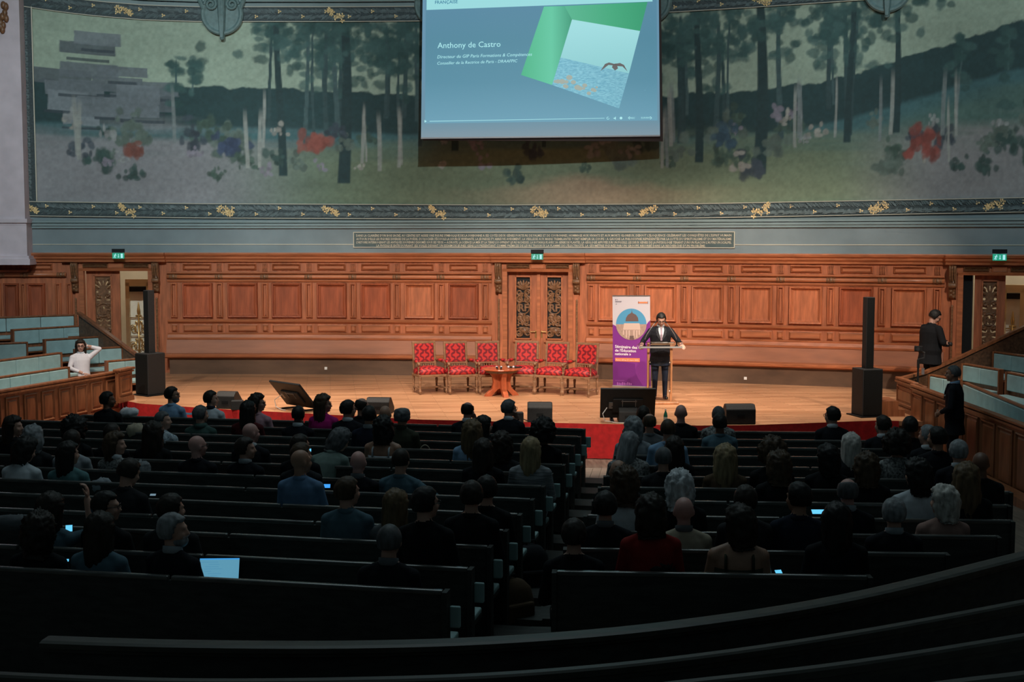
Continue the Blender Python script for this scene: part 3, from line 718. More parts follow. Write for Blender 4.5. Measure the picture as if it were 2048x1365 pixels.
for q in range(3):
    a = q * 2.1; sp.poly([(0, -.012, 0), (.035 * math.cos(a - .6), -.018, .035 * math.sin(a - .6)), (.05 * math.cos(a), -.012, .05 * math.sin(a)), (.035 * math.cos(a + .6), -.018, .035 * math.sin(a + .6))])
spm = sp.mesh('gilt_sprig')
for i in range(44):
    px = 95 + i * 46.5; wplace('gilt_sprig', spm, gilt, mural, xw(px, 425), wall(px, by(px) + 15 + (6 if i % 2 else -6)).z, .056)
    if ty(px) > 8: wplace('gilt_sprig', spm, gilt, mural, xw(px, 25), wall(px, ty(px) - 15 + (5 if i % 2 else -5)).z, .056)
# mouldings under the mural, ledge line, top moulding
rgm = mat('grey_green_moulding', (0.21, 0.285, 0.295, 1), .6, var=.06, scale=3)
for (y0, o) in ((441, .10), (447, .075), (452, .05)):
    wsweep(MB(), xw(62, 440), xw(2180, 440), [(0, Z(y0 + 5)), (o, Z(y0 + 4.5)), (o, Z(y0)), (0, Z(y0 - 1))], 30).build('moulding', rgm, ww)
wsweep(MB(), xw(62, 440), xw(2180, 440), [(0, Z(490)), (.012, Z(490)), (.012, Z(488.5)), (0, Z(488.5))], 30).build('moulding', pale_line, ww)
hb = []
for k in range(3):
    o = hband('top_moulding', lambda p: ty(p) - 30 - 9 * k, lambda p: ty(p) - 37 - 9 * k, 0, .06 + .05 * k, rgm); o.parent = ww
# scrolled cartouches hanging over the top border
car_m = mat('verdigris_plaster', (0.15, 0.235, 0.235, 1), .6, var=.15, scale=12)
def cartouche_mesh():
    m = MB(); R = Matrix.Rotation(math.pi / 2, 3, 'X')
    m.lathe([(.0, 0), (.47, 0), (.49, .05), (.46, .09), (.42, .09), (.38, .06), (0, .07)], 40, (0, 0, 0), R)
    for s in (-1, 1):
        pts = [(s * (.24 + .15 * (1 - .8 * i / 22) * math.cos(i * .55)), -.10, .20 + .15 * (1 - .8 * i / 22) * math.sin(i * .55)) for i in range(23)]
        m.tube(pts, .032, 8); m.tube([(s * .42, -.05, .10), (s * .50, -.05, .3), (s * .42, -.05, .55), (s * .2, -.06, .7)], [.05, .06, .07, .05], 8)
        for k in range(3): m.ell((s * (.2 + .08 * k), -.06, .62 - .07 * k), (.05, .03, .09), 8, 6)
    m.rings([[(x * w, -o, z) for x, o in ((-1, .06), (-.6, .15), (.6, .15), (1, .06))] for z, w in ((.75, .12), (.4, .12), (0, .10), (-.35, .075), (-.55, .05))])
    for x in (-.05, 0, .05): m.tube([(x, -.15, .7), (x * .8, -.15, 0), (x * .5, -.12, -.4)], .012, 5)
    m.ell((0, -.09, -.56), (.055, .05, .045), 10, 6)
    return m.mesh('cartouche', False)
cme = cartouche_mesh()
for px, py, lab in ((445, 28, 'scrolled plaster cartouche over the left of the mural frame'), (872, 10, 'plaster cartouche half hidden at the left edge of the projection screen'), (1300, 4, 'plaster cartouche half hidden at the right edge of the projection screen'), (1776, -22, 'plaster cartouche tip at the top right of the mural')):
    P = wall(px, py, .06); o = mobj('cartouche', cme, car_m, None, P, math.atan(dDW(P.x))); tag(o, lab, 'ornament', 'mural frame cartouches')

# ---- inscription
ins = thing('inscription_panel', 'long framed panel of small gold lettering under the mural', 'inscription')
pa, pb = xw(707, 480), xw(1470, 480); z0, z1 = Z(496), Z(464)
wsweep(MB(), pa, pb, [(0, z0), (.02, z0), (.02, z1), (0, z1)], 20).build('panel', mat('inscription_ground', (.075, .115, .118, 1), .6, var=.15, scale=4), ins)
for za, zb_ in ((z0, z0 + .018), (z1 - .018, z1)): wsweep(MB(), pa, pb, [(.02, za), (.035, za), (.035, zb_), (.02, zb_)], 20).build('frame_line', pale_line, ins)
for X in (pa, pb - .018): wsweep(MB(), X, X + .018, [(.02, z0), (.035, z0), (.035, z1), (.02, z1)], 2).build('frame_line', pale_line, ins)
lines = ["DANS LA CLAIRIÈRE D'UN BOIS SACRÉ, AU CENTRE EST ASSISE UNE FIGURE SYMBOLIQUE DE LA SORBONNE A SES COTÉS DEUX GÉNIES PORTEURS DE PALMES ET DE COURONNES, HOMMAGE AUX VIVANTS ET AUX MORTS GLORIEUX. DEBOUT L'ELOQUENCE CELÉBRANT LES CONQUÊTES DE L'ESPRIT HUMAIN",
 "AUTOUR D'ELLE LES FIGURES DIVERSES DE LA POÉSIE, DU ROCHER S'ÉCOULE LA SOURCE VIVIFIANTE, LA JEUNESSE S'Y ABREUVE AVIDEMENT, LA VIEILLESSE AUX MAINS TREMBLANTES Y FAIT REMPLIR SA COUPE • A GAUCHE LA PHILOSOPHIE REPRÉSENTÉE PAR LA LUTTE DU SPIRITUALISME ET DU MATÉRIALISME",
 "L'HISTOIRE INTERROGEANT LES ANTIQUES SOUVENIRS EXHUMÉS SOUS SES YEUX — A DROITE, LA SCIENCE LA MER ET LA TERRE LUI OFFRENT LEURS RICHESSES, LA BOTANIQUE AVEC SA GERBE DE PLANTES, LA GÉOLOGIE APPUYÉE SUR UN FOSSILE, LES DEUX GÉNIES DE LA PHYSIOLOGIE TENANT L'UN UN FLACON L'AUTRE UN SCALPEL",
 "LA PHYSIQUE ENTR'OUVRANT SES VOILES DEVANT UN ESSAIM DE JEUNES GENS LUI PRÉSENTANT COMME PRÉMICES DE LEURS TRAVAUX LA FLAMME DE L'ÉLECTRICITÉ, LA GÉOMÉTRIE FIGURÉE PAR UN GROUPE ABSORBÉ DANS LA RECHERCHE D'UN PROBLÈME."]
gold_txt = mat('inscription_gold', (.62, .56, .42, 1), .5)
for k, (tx, y) in enumerate(zip(lines, (473.5, 480.5, 487.2, 493.8))):
    me = text_mesh(tx, .075, res=1, bold=.0012); xs_ = [v.co.x for v in me.vertices]; W = max(xs_) - min(xs_)
    span = (pb - pa - .14) * (1.0 if k < 3 else .88); xo = pa + .07 + (0 if k < 3 else .055 * (pb - pa))
    zb_ = Z(y)
    for v in me.vertices:
        q = WP(xo + (v.co.x - min(xs_)) / W * span, .026, zb_ + v.co.y * .95); v.co = q
    me.update(); mobj('lettering', me, gold_txt, ins)

# ---- exit signs
egm = _emis('exit_sign_green', srgb(20, 150, 120), 1.0); ewm = _emis('exit_sign_white', srgb(170, 235, 235), 1.0)
for px, py, lab in ((236, 512, 'left door'), (1074, 514, 'centre door'), (1999, 515, 'right door')):
    P = wall(px, py, .32); t = thing('exit_sign', 'green running-man exit sign over the ' + lab, 'exit sign', P, math.atan(dDW(P.x)), 'exit signs')
    MB().box((0, .03, 0), (.26, .05, .13)).build('sign_box', egm, t)
    MB().box((0, .03, .12), (.28, .06, .08)).box((0, .12, .12), (.06, .2, .04)).build('bracket', black, t)
    pc = MB(); pc.ell((-.055, -.002, .04), (.011, .004, .011), 8, 6)
    pc.bar((-.06, 0, .025), (-.075, 0, -.01), .02, .004, (0, 1, 0)).bar((-.075, 0, -.01), (-.06, 0, -.03), .012, .004, (0, 1, 0)).bar((-.06, 0, -.03), (-.07, 0, -.052), .012, .004, (0, 1, 0)).bar((-.075, 0, -.01), (-.10, 0, -.04), .012, .004, (0, 1, 0)).bar((-.06, 0, .022), (-.035, 0, .005), .01, .004, (0, 1, 0)).bar((-.065, 0, .022), (-.095, 0, .012), .01, .004, (0, 1, 0))
    pc.box((.01, 0, .012), (.012, .004, .06)).add([(-.012, -.002, -.02), (.032, -.002, -.02), (.01, -.002, -.045)], [(0, 1, 2)])
    pc.box((.085, 0, 0), (.045, .004, .1)); pc.build('pictogram', ewm, t)
# ================================================================ PROJECTION SCREEN
def plane_map(A, B):
    n = Vector((B.y - A.y, -(B.x - A.x), 0)).normalized()
    if n.y > 0: n = -n
    def f(px, py, off=0.0):
        d = ray(px, py); o = Vector((0, 0, CZ)); t = (A + n * off - o).dot(n) / d.dot(n); return o + d * t
    return f, n
def emis_grad(name, stops, axis, lo, hi, s=1.0):
    if name in MATS: return MATS[name]
    m = bpy.data.materials.new(name); m.use_nodes = True; nt = m.node_tree; N = nt.nodes; L = nt.links
    b = N['Principled BSDF']; b.inputs['Base Color'].default_value = (.05, .05, .05, 1); b.inputs['Roughness'].default_value = .8; b.inputs['Emission Strength'].default_value = s
    tc = N.new('ShaderNodeTexCoord'); sx = N.new('ShaderNodeSeparateXYZ'); mr = N.new('ShaderNodeMapRange'); rp = N.new('ShaderNodeValToRGB')
    mr.inputs['From Min'].default_value = lo; mr.inputs['From Max'].default_value = hi
    L.new(tc.outputs['Object'], sx.inputs[0]); L.new(sx.outputs[axis], mr.inputs[0]); L.new(mr.outputs[0], rp.inputs[0]); L.new(rp.outputs[0], b.inputs['Emission Color'])
    els = rp.color_ramp.elements
    els[0].position, els[0].color = stops[0]; els[1].position, els[1].color = stops[-1]
    for p, c in stops[1:-1]: e = els.new(p); e.color = c
    MATS[name] = m; return m
SA, SB = ony(842, 278, 28.5), ony(1320, 273, 27.9)
scr, sn = plane_map(SA, SB)
screen = thing('projection_screen', 'large hanging projection screen showing a blue speaker-name slide', 'screen')
def spoly(name, pts, m, off, parent=screen): return MB().poly([scr(x, y, off) for x, y in pts]).build(name, m, parent)
fr = MB(); c4 = [scr(x, y, 0) for x, y in ((842, 278), (1320, 273), (1317, -70), (846, -70))]
fr.hexa([c4[0] - sn * .012, c4[1] - sn * .012, c4[2] - sn * .012, c4[3] - sn * .012, c4[0], c4[1], c4[2], c4[3]])
fr.build('screen_cloth', emis_grad('screen_margin', [(0, srgb(126, 146, 158)), (.25, srgb(104, 140, 158)), (1, srgb(96, 140, 166))], 'Z', scr(1000, 278).z, scr(1000, 150).z), screen)
bk = MB(); q4 = [scr(x, y, -.05) for x, y in ((846, 281), (1326, 283), (1321, -70), (848, -70))]
bk.hexa([p - sn * .04 for p in q4] + q4); bk.build('screen_shadow_sheet', mat('dark_red_shadow', (.03, .012, .008, 1), .7), screen)  # dark sheet behind the screen; its edge paints the shadow strip right and below
MB().bar(scr(842, 276.5, .02), scr(1320, 271.5, .02), .03, .03).build('weight_bar', mat('screen_bar', (.5, .5, .52, 1), .5), screen)
z_lo, z_hi = scr(1000, 246).z, scr(1000, 10).z
spoly('slide_ground', [(850, 247), (1315, 241), (1313, -70), (852, -70)], emis_grad('slide_blue', [(0, srgb(104, 156, 178)), (.35, srgb(84, 138, 160)), (.7, srgb(78, 132, 154)), (1, srgb(82, 132, 158))], 'Z', z_lo, z_hi), .006)
spoly('slide_header', [(853, 20), (1305, 3), (1304, -70), (854, -70)], _emis('slide_white', srgb(150, 214, 218), 1), .012)
gA = emis_grad('slide_green_side', [(0, srgb(72, 176, 132)), (.6, srgb(96, 196, 160)), (1, srgb(58, 150, 118))], 'X', scr(1042, 100).x, scr(1144, 100).x)
spoly('slide_cube_side', [(1042, 150), (1104, 170), (1144, 39), (1129, 12), (1088, 13)], gA, .012)
spoly('slide_cube_top', [(1129, 12), (1144, 39), (1280, 62), (1295, 4)], emis_grad('slide_green_top', [(0, srgb(84, 178, 142)), (.6, srgb(62, 166, 122)), (1, srgb(50, 152, 110))], 'X', scr(1129, 30).x, scr(1290, 30).x), .012)
spoly('slide_picture_sky', [(1121, 115), (1258, 147), (1280, 62), (1144, 39)], emis_grad('slide_sky', [(0, srgb(140, 202, 206)), (1, srgb(158, 218, 222))], 'Z', scr(1200, 140).z, scr(1200, 50).z), .012)
city = mat('slide_city', srgb(92, 146, 166), .8, scale=14, stretch=(1, 1, 3), col2=srgb(124, 174, 188), emit=.9); 
spoly('slide_picture_city', [(1104, 170), (1238, 217), (1258, 147), (1121, 115)], city, .012)
ob = MB(); r = random.Random(3)
for i in range(16):
    x = 1110 + r.uniform(0, 95); y = 152 + (x - 1110) * .33 + r.uniform(-7, 14); R_ = r.uniform(3, 7)
    if x > 1180: R_ *= .7
    ob.poly([scr(x + R_ * math.cos(t), y + R_ * .8 * math.sin(t), .016 + i * .0004) for t in np.linspace(0, 6.283, 11)[:-1]])
ob.build('slide_picture_foliage', _emis('slide_orange', srgb(158, 168, 158), 1), screen)
bird = MB(); B_ = lambda pts: bird.poly([scr(x, y, .02) for x, y in pts])
B_([(1201, 142), (1210, 128), (1218, 125), (1229, 128), (1227, 131), (1217, 130)]); B_([(1229, 128), (1240, 126), (1248, 130), (1255, 143), (1245, 133), (1231, 132)]); B_([(1226, 128), (1233, 127), (1236, 137), (1230, 141), (1224, 135)])
bird.build('slide_picture_bird', _emis('slide_bird', srgb(96, 92, 92), 1), screen)
def flat_text(txt, px0, px1, py0, py1, mapf, off, m, name, parent, shear=0.0, bold=0.0):
    me = text_mesh(txt, 1.0, shear, bold=bold); xs_ = [v.co.x for v in me.vertices]; x0 = min(xs_); W = max(xs_) - x0
    for v in me.vertices:
        u = (v.co.x - x0) / W; s = (px1 - px0) / W
        v.co = mapf(px0 + u * (px1 - px0), py0 + u * (py1 - py0) - v.co.y * s, off)
    me.update(); return mobj(name, me, m, parent)
lt = _emis('slide_text', srgb(172, 232, 236), 1.0); dk = _emis('slide_dark_text', srgb(40, 116, 150), 1.0)
flat_text('FRANÇAISE', 870, 915.5, 7.8, 6.2, scr, .018, dk, 'lettering', screen, bold=.012)
flat_text('Anthony de Castro', 875, 1001, 96.5, 93.5, scr, .018, lt, 'lettering', screen)
flat_text('Directeur du GIP Paris Formations & Compétences', 874.5, 1064, 117, 111.5, scr, .018, lt, 'lettering', screen, .22)
flat_text('Conseiller de la Rectrice de Paris - DRAAFPIC', 874.5, 1035, 129.5, 124.5, scr, .018, lt, 'lettering', screen, .22)
flat_text('PREC', 1259, 1270, 238, 237.8, scr, .018, lt, 'lettering', screen); flat_text('SUIVANT', 1282, 1302, 237.5, 237.2, scr, .018, lt, 'lettering', screen)
ic = MB(); I = lambda pts: ic.poly([scr(x, y, .018) for x, y in pts])
I([(859, 243.3), (1209, 237), (1209, 236.2), (859, 242.3)]); I([(849, 245.5), (849, 240), (853.5, 242.7)])
for x0_, s in ((1256, 1), (1304, -1)):
    I([(x0_, 236), (x0_ + s * 3, 233), (x0_ + s * 3.8, 233.6), (x0_ + s * 1.4, 236)]); I([(x0_, 236), (x0_ + s * 1.4, 236), (x0_ + s * 3.8, 238.4), (x0_ + s * 3, 239)])
I([(1227, 236), (1229, 236), (1231.5, 233), (1231.5, 240), (1229, 237.6), (1227, 237.6)])
for k in range(10):
    a0, a1 = k * .52, (k + 1) * .52; I([(1216 + 2.8 * math.cos(a0), 236.5 + 2.8 * math.sin(a0)), (1216 + 2.8 * math.cos(a1), 236.5 + 2.8 * math.sin(a1)), (1216 + 1.9 * math.cos(a1), 236.5 + 1.9 * math.sin(a1)), (1216 + 1.9 * math.cos(a0), 236.5 + 1.9 * math.sin(a0))])
I([(1242 + 2.8 * math.cos(t), 236.3 + 2.8 * math.sin(t)) for t in np.linspace(0, 6.283, 9)[:-1]])
ic.build('player_controls', lt, screen)
sp_ = MB(); r = random.Random(8)
for i in range(60):
    x, y = r.uniform(860, 1305), r.uniform(25, 230)
    if 1040 < x < 1285 and y < 215: continue
    s = r.uniform(.3, .7); sp_.poly([scr(x - s, y, .016), scr(x, y - s, .016), scr(x + s, y, .016), scr(x, y + s, .016)])
sp_.build('slide_specks', _emis('slide_speck', srgb(120, 172, 192), 1), screen)

# ================================================================ ROLL-UP BANNER
BNA, BNB = onz(1225, 779, 0), onz(1302, 782, 0)
ban, bn = plane_map(BNA, BNB)
banner = thing('roll_up_banner', 'white and purple roll-up banner with a domed building picture, left of the lectern', 'banner')
T_ = lambda pts, o: [ban(x, y, o) for x, y in pts]
c4 = T_(((1226, 775), (1301.5, 776.5), (1300, 592), (1225, 592)), 0)
MB().hexa([p - bn * .006 for p in c4] + c4).build('panel', mat('banner_white', (.56, .53, .58, 1), .5), banner)
pur = mat('banner_purple', (.20, .026, .25, 1), .5); purd = mat('banner_plum', (.135, .013, .175, 1), .5)
bx = lambda f: 1225 + f * 75
wave = [(1226, 775), (1301.4, 776.4), (1300.3, 641), (1297, 644), (1292, 651), (1287, 662), (1281, 672), (1272, 678), (1262, 679), (1250, 673), (1242, 664), (1236, 656), (1231, 652), (1225.3, 649)]
MB().poly(T_(wave, .004)).build('purple_field', pur, banner)
MB().poly(T_([(1226, 775), (1290, 776), (1283, 768), (1276, 757), (1271, 745), (1270, 728), (1226, 720)], .006)).build('plum_field', purd, banner)
pc = banner; ccx, ccy, cr = 1262.5, 649, 30.5
disc = [(ccx + cr * math.cos(t), ccy + cr * 1.03 * math.sin(t)) for t in np.linspace(0, 6.283, 41)[:-1]]
MB().poly(T_(disc, .008)).build('picture_sky', mat('banner_sky', srgb(78, 150, 190), .5), banner)
st1 = mat('banner_stone', srgb(168, 142, 130), .5, var=.15, scale=30); st2 = mat('banner_stone_dark', srgb(104, 84, 82), .5); st3 = mat('banner_stone_light', srgb(205, 180, 168), .5)
lowd = [(x, y) for x, y in disc if y > 647]
MB().poly(T_(sorted([p for p in lowd if p[0] >= ccx], key=lambda p: p[1]) + sorted([p for p in lowd if p[0] < ccx], key=lambda p: -p[1]), .010)).build('picture_building', st1, banner)
bd = MB(); P_ = lambda pts, o=.012: bd.poly(T_(pts, o))
P_([(1248, 647), (1279, 647), (1281, 660), (1246, 660)])
bd.build('picture_pediment', st3, banner)
bd = MB(); P_([(1251, 643), (1277, 643), (1276, 636), (1272, 630), (1266, 627), (1264.5, 625), (1263.7, 619), (1263, 625), (1261, 627), (1256, 630), (1252, 636)]); 
bd.build('picture_dome', st2, banner); bd = MB(); P_([(1259, 672), (1268, 672), (1268, 679.5), (1259, 679.5)], .014); bd.build('picture_doorway', st2, banner)
bd = MB()
for x in (1247, 1253, 1258.5, 1268, 1273.5, 1278.5): P_([(x - 1.2, 661), (x + 1.2, 661), (x + 1.2, 676 if 1250 < x < 1276 else 670), (x - 1.2, 676 if 1250 < x < 1276 else 670)], .014)
bd.build('picture_columns', st3, banner)
wtx = mat('banner_text_white', (.80, .74, .80, 1), .5)
flat_text('Séminaire des GIP', 1230, 1289, 696, 699, ban, .012, wtx, 'lettering', banner, bold=.025)
flat_text("de l'Éducation", 1230, 1272, 703.5, 705, ban, .012, wtx, 'lettering', banner, bold=.025)
flat_text('nationale »', 1230, 1262, 710.5, 711.2, ban, .012, wtx, 'lettering', banner, bold=.025)
MB().poly(T_([(1230.3, 716), (1279.5, 717), (1279.5, 724.5), (1230.3, 723)], .010)).build('orange_strip', mat('banner_orange', srgb(226, 130, 84), .5), banner)
flat_text('Paris | 20 au 21 mars 2025', 1232, 1277, 721.5, 722.5, ban, .014, wtx, 'lettering', banner)
MB().poly(T_([(1276, 604), (1295, 604), (1295, 607), (1276, 607)], .008)).build('orange_logo', mat('banner_orange', srgb(226, 130, 84), .5), banner)
lg = MB()
for x in (1277, 1295.5): lg.poly(T_([(x - .5, 603), (x + .5, 603), (x + .5, 608), (x - .5, 608)], .008))
for x, y, w_, h_ in ((1230.5, 599, 2, 2), (1234, 599.2, 1.4, 1.6), (1230.5, 602.6, 13, .6), (1230.5, 604.2, 12, .6), (1231.5, 607.5, 2.5, .5), (1231.5, 609, 2, .5)): lg.poly(T_([(x, y), (x + w_, y), (x + w_, y + h_), (x, y + h_)], .008))
lg.build('ministry_logo', mat('banner_ink', (.12, .11, .16, 1), .5), banner)
lg = MB()
for k in range(9): lg.poly(T_([(1234 + k * 3.4, 771), (1236 + k * 3.4, 771), (1236 + k * 3.4, 765 + (k % 3)), (1234 + k * 3.4, 765 + (k % 3))], .010))
lg.poly(T_([(1230, 761), (1249, 761.4), (1249, 761.9), (1230, 761.5)], .010)); lg.build('footer_mark', mat('banner_lilac', (.38, .12, .42, 1), .5), banner)
bs = MB(); a, c = ban(1225, 777.5), ban(1302, 779.5); bs.bar(Vector((a.x, a.y, .05)), Vector((c.x, c.y, .05)), .09, .075)
for f in (.3, .7):
    q = a.lerp(c, f); bs.box((q.x, q.y - .02, .008), (.10, .26, .016))
bs.build('base_cassette', steel, banner, bevel=.01)
MB().bar(ban(1225, 592, .0), ban(1300.3, 592, .0), .02, .02).build('top_bar', steel, banner)

# ================================================================ LECTERN WITH MICROPHONES
LP = onz(1320, 808, 0)
lec = thing('lectern', 'clear acrylic lectern with wooden posts on a wooden base', 'lectern', LP, math.radians(3))
lwood = mat('lectern_wood', (.42, .19, .085, 1), .35, var=.25, scale=4, stretch=(4, 4, .6))
acr = mat('clear_acrylic', (.92, .95, .96, 1), .04, trans=1.0); acr.node_tree.nodes['Principled BSDF'].inputs['IOR'].default_value = 1.12
bmb = MB().box((0.02, 0.05, .025), (.62, .44, .05)); bmb.build('base', lwood, lec, bevel=.012)
MB().box((-.215, .09, .60), (.045, .045, 1.1)).build('post', lwood, lec, bevel=.005); MB().box((.20, -.02, .58), (.045, .045, 1.06)).build('post', lwood, lec, bevel=.005)
MB().bar((-.21, .065, .50), (.19, -.045, .50), .008, .62).build('front_pane', acr, lec)
for z in (.24, .78):
    MB().ell((-.19, .045, z), (.014, .012, .014), 8, 6).build('pane_stud', steel, lec); MB().ell((.17, -.055, z), (.014, .012, .014), 8, 6).build('pane_stud', steel, lec)
R_ = Matrix.Rotation(math.radians(-14), 3, 'X')
MB().box((0, .10, 1.12), (.80, .42, .012), R_).build('reading_top', acr, lec)
MB().box((0, -.10, 1.075), (.80, .012, .03)).build('top_lip', mat('acrylic_edge', (.30, .31, .31, 1), .25), lec)
MB().box((-.02, .08, 1.128), (.30, .24, .006), R_).box((.14, .10, 1.131), (.21, .28, .006), R_).build('speech_notes', mat('paper', (.72, .72, .70, 1), .8), lec)
for s in (-1, 1):
    mic = thing('gooseneck_microphone', 'thin gooseneck microphone on the %s side of the lectern top' % ('left' if s < 0 else 'right'), 'microphone', LP + Vector((s * .30, -.02, 1.09)), 0, 'lectern microphones')
    MB().lathe([(.03, 0), (.03, .015), (.012, .02), (.012, .12), (.006, .13)], 10).build('mic_base', black, mic)
    MB().tube([(0, 0, .12), (-s * .04, 0, .22), (-s * .12, .01, .34), (-s * .19, .03, .43)], .006, 6).build('stem', steel, mic)
    MB().tube([(-s * .19, .03, .43), (-s * .215, .04, .465)], .012, 8).build('capsule', black, mic)

# ================================================================ ARMCHAIRS
dam = bpy.data.materials.new('red_damask'); dam.use_nodes = True; nt = dam.node_tree; N = nt.nodes; L = nt.links; b = N['Principled BSDF']; b.inputs['Roughness'].default_value = .55
tc = N.new('ShaderNodeTexCoord'); sx = N.new('ShaderNodeSeparateXYZ'); ab_ = N.new('ShaderNodeMath'); ab_.operation = 'ABSOLUTE'; cb = N.new('ShaderNodeCombineXYZ')
L.new(tc.outputs['Object'], sx.inputs[0]); L.new(sx.outputs['X'], ab_.inputs[0]); L.new(ab_.outputs[0], cb.inputs['X']); L.new(sx.outputs['Y'], cb.inputs['Y']); L.new(sx.outputs['Z'], cb.inputs['Z'])
def mth(op, a, b_=None):
    n = N.new('ShaderNodeMath'); n.operation = op
    for k, v in enumerate((a, b_)):
        if v is None: continue
        if isinstance(v, (int, float)): n.inputs[k].default_value = v
        else: L.new(v, n.inputs[k])
    return n.outputs[0]
nzd = N.new('ShaderNodeTexNoise'); nzd.inputs['Scale'].default_value = 9.0; L.new(cb.outputs[0], nzd.inputs['Vector'])
zy = mth('ADD', sx.outputs['Z'], mth('MULTIPLY', sx.outputs['Y'], .8)); wob = mth('MULTIPLY', mth('SUBTRACT', nzd.outputs['Fac'], .5), 3.2)
ca = mth('COSINE', mth('ADD', mth('MULTIPLY', zy, 38.0), -17.3)); cbb = mth('COSINE', mth('ADD', mth('ADD', mth('MULTIPLY', ab_.outputs[0], 56.0), mth('MULTIPLY', ca, 1.7)), wob))
cd = mth('ADD', cbb, mth('MULTIPLY', mth('COSINE', mth('ADD', mth('MULTIPLY', zy, 84.0), wob)), .55))
rp = N.new('ShaderNodeValToRGB'); e = rp.color_ramp.elements; e[0].position = .40; e[0].color = (.16, .003, .010, 1); e[1].position = .55; e[1].color = (.50, .024, .022, 1)
L.new(mth('ADD', mth('MULTIPLY', cd, .32), .5), rp.inputs[0]); L.new(rp.outputs[0], b.inputs['Base Color'])
cwood = mat('carved_walnut', (.235, .125, .068, 1), .35, var=.25, scale=12)
def turned(m, x, y, z0, z1, r=.030):
    h = z1 - z0; pr = [(.5, 0), (.8, .03), (.55, .08), (.9, .12), (1, .18), (.95, .22), (.7, .26), (.65, .4), (.85, .6), (1.0, .75), (.6, .8), (1.05, .84), (.7, .9), (1.0, .93), (1, 1)]
    m.lathe([(r * a, z0 + h * t) for a, t in pr], 10, (x, y, 0))
def make_armchair():
    t = thing('armchair', '', 'armchair', group='red damask armchairs on the stage')
    hw, fd, bd_ = .29, -.27, .22
    for x in (-hw, hw):
        m = MB(); turned(m, x, fd, 0, .38); m.build('leg', cwood, t, smooth=True)
        m = MB(); turned(m, x * .88, bd_, 0, .38); m.build('leg', cwood, t, smooth=True)
    m = MB(); m.hexa([(-hw - .03, fd - .03, .37), (hw + .03, fd - .03, .37), (hw * .88 + .03, bd_ + .03, .37), (-hw * .88 - .03, bd_ + .03, .37), (-hw - .03, fd - .03, .42), (hw + .03, fd - .03, .42), (hw * .88 + .03, bd_ + .03, .42), (-hw * .88 - .03, bd_ + .03, .42)]); m.build('seat_rail', cwood, t, bevel=.008)
    # domed seat
    rg = []
    for k, (s, z) in enumerate(((1.0, .415), (1.04, .46), (1.01, .51), (.9, .545), (.7, .57), (.4, .585), (.05, .59))):
        ring = []
        for j in range(28):
            a = 6.28318 * j / 28; cx_ = math.copysign(abs(math.cos(a)) ** .45, math.cos(a)); sy = math.copysign(abs(math.sin(a)) ** .45, math.sin(a))
            ring.append((cx_ * (hw + .015) * s * (1 - .06 * (sy + 1) / 2), -.025 + sy * .25 * s, z))
        rg.append(ring)
    MB().rings(rg).build('seat', dam, t, smooth=True)
    m = MB()
    for x in (-hw * .86, hw * .86): turned(m, x, -.02, .11, .15, .02)
    for s in (-1, 1): m.tube([(s * hw, fd, .12), (s * hw * .95, -.12, .125), (s * hw * .92, 0, .12), (s * hw * .88, bd_, .12)], [.014, .02, .022, .014], 8)
    m.tube([(-hw * .93, -.03, .12), (-hw * .5, -.06, .13), (0, -.03, .125), (hw * .5, -.06, .13), (hw * .93, -.03, .12)], [.014, .022, .026, .022, .014], 8)
    m.build('stretcher', cwood, t, smooth=True)
    # back
    bk = empty('backrest', (0, bd_ + .005, .40)); bk.parent = t; bk.rotation_euler = (math.radians(-7), 0, 0)
    m = MB(); w2 = .235
    for s in (-1, 1): m.box((s * w2, 0, .34), (.045, .04, .70)); 
    m.box((0, 0, .67), (.515, .045, .05)).box((0, 0, .235), (.45, .04, .04)).box((0, 0, .09), (.45, .035, .03)); m.build('back_frame', cwood, bk, bevel=.008)
    MB().box((0, -.006, .45), (.42, .045, .40)).build('back_cushion', dam, bk, bevel=.015)
    m = MB()
    for k in range(8): m.lathe([(.008, .10), (.012, .13), (.007, .16), (.012, .2), (.008, .22)], 6, ((k - 3.5) * .052, 0, 0))
    m.build('spindles', cwood, bk, smooth=True)
    for s in (-1, 1):
        ar = MB(); ar.tube([(s * .245, bd_, .70), (s * .27, .05, .675), (s * .295, -.16, .665), (s * .30, -.235, .65), (s * .30, -.25, .62)], [.02, .022, .024, .028, .022], 8); ar.ell((s * .30, -.24, .645), (.03, .032, .028), 10, 6)
        ao = ar.build('arm', cwood, t, smooth=True)
        MB().tube([(s * .25, .14, .70), (s * .268, .05, .70), (s * .285, -.06, .695), (s * .293, -.15, .685)], [.014, .034, .036, .018], 10).build('arm_pad', dam, ao, smooth=True)
        m = MB(); turned(m, s * .295, -.20, .42, .64, .020); m.build('arm_post', cwood, ao, smooth=True)
    return t
ch0 = make_armchair()
cha = [(856, 789.5, 24, 'first from the left, beside the bare floor'), (918, 789.5, 20, 'second from the left'), (981, 789, 15, 'third from the left, behind the table left edge'), (1047, 788.5, -15, 'fourth from the left, behind the table right edge'), (1106, 791, -22, 'fifth from the left'), (1164, 794, -28, 'last on the right, nearest the banner')]
for i, (px, py, yaw, w_) in enumerate(cha):
    o = ch0 if i == 0 else copy_tree(ch0)
    p = onz(px, py, 0); o.location = (p.x, p.y + .27, 0); o.rotation_euler = (0, 0, math.radians(yaw) + math.atan2(p.x, p.y) * -1 * .0); o.scale = (.97, .97, .94); o['label'] = 'red damask armchair with carved frame, ' + w_

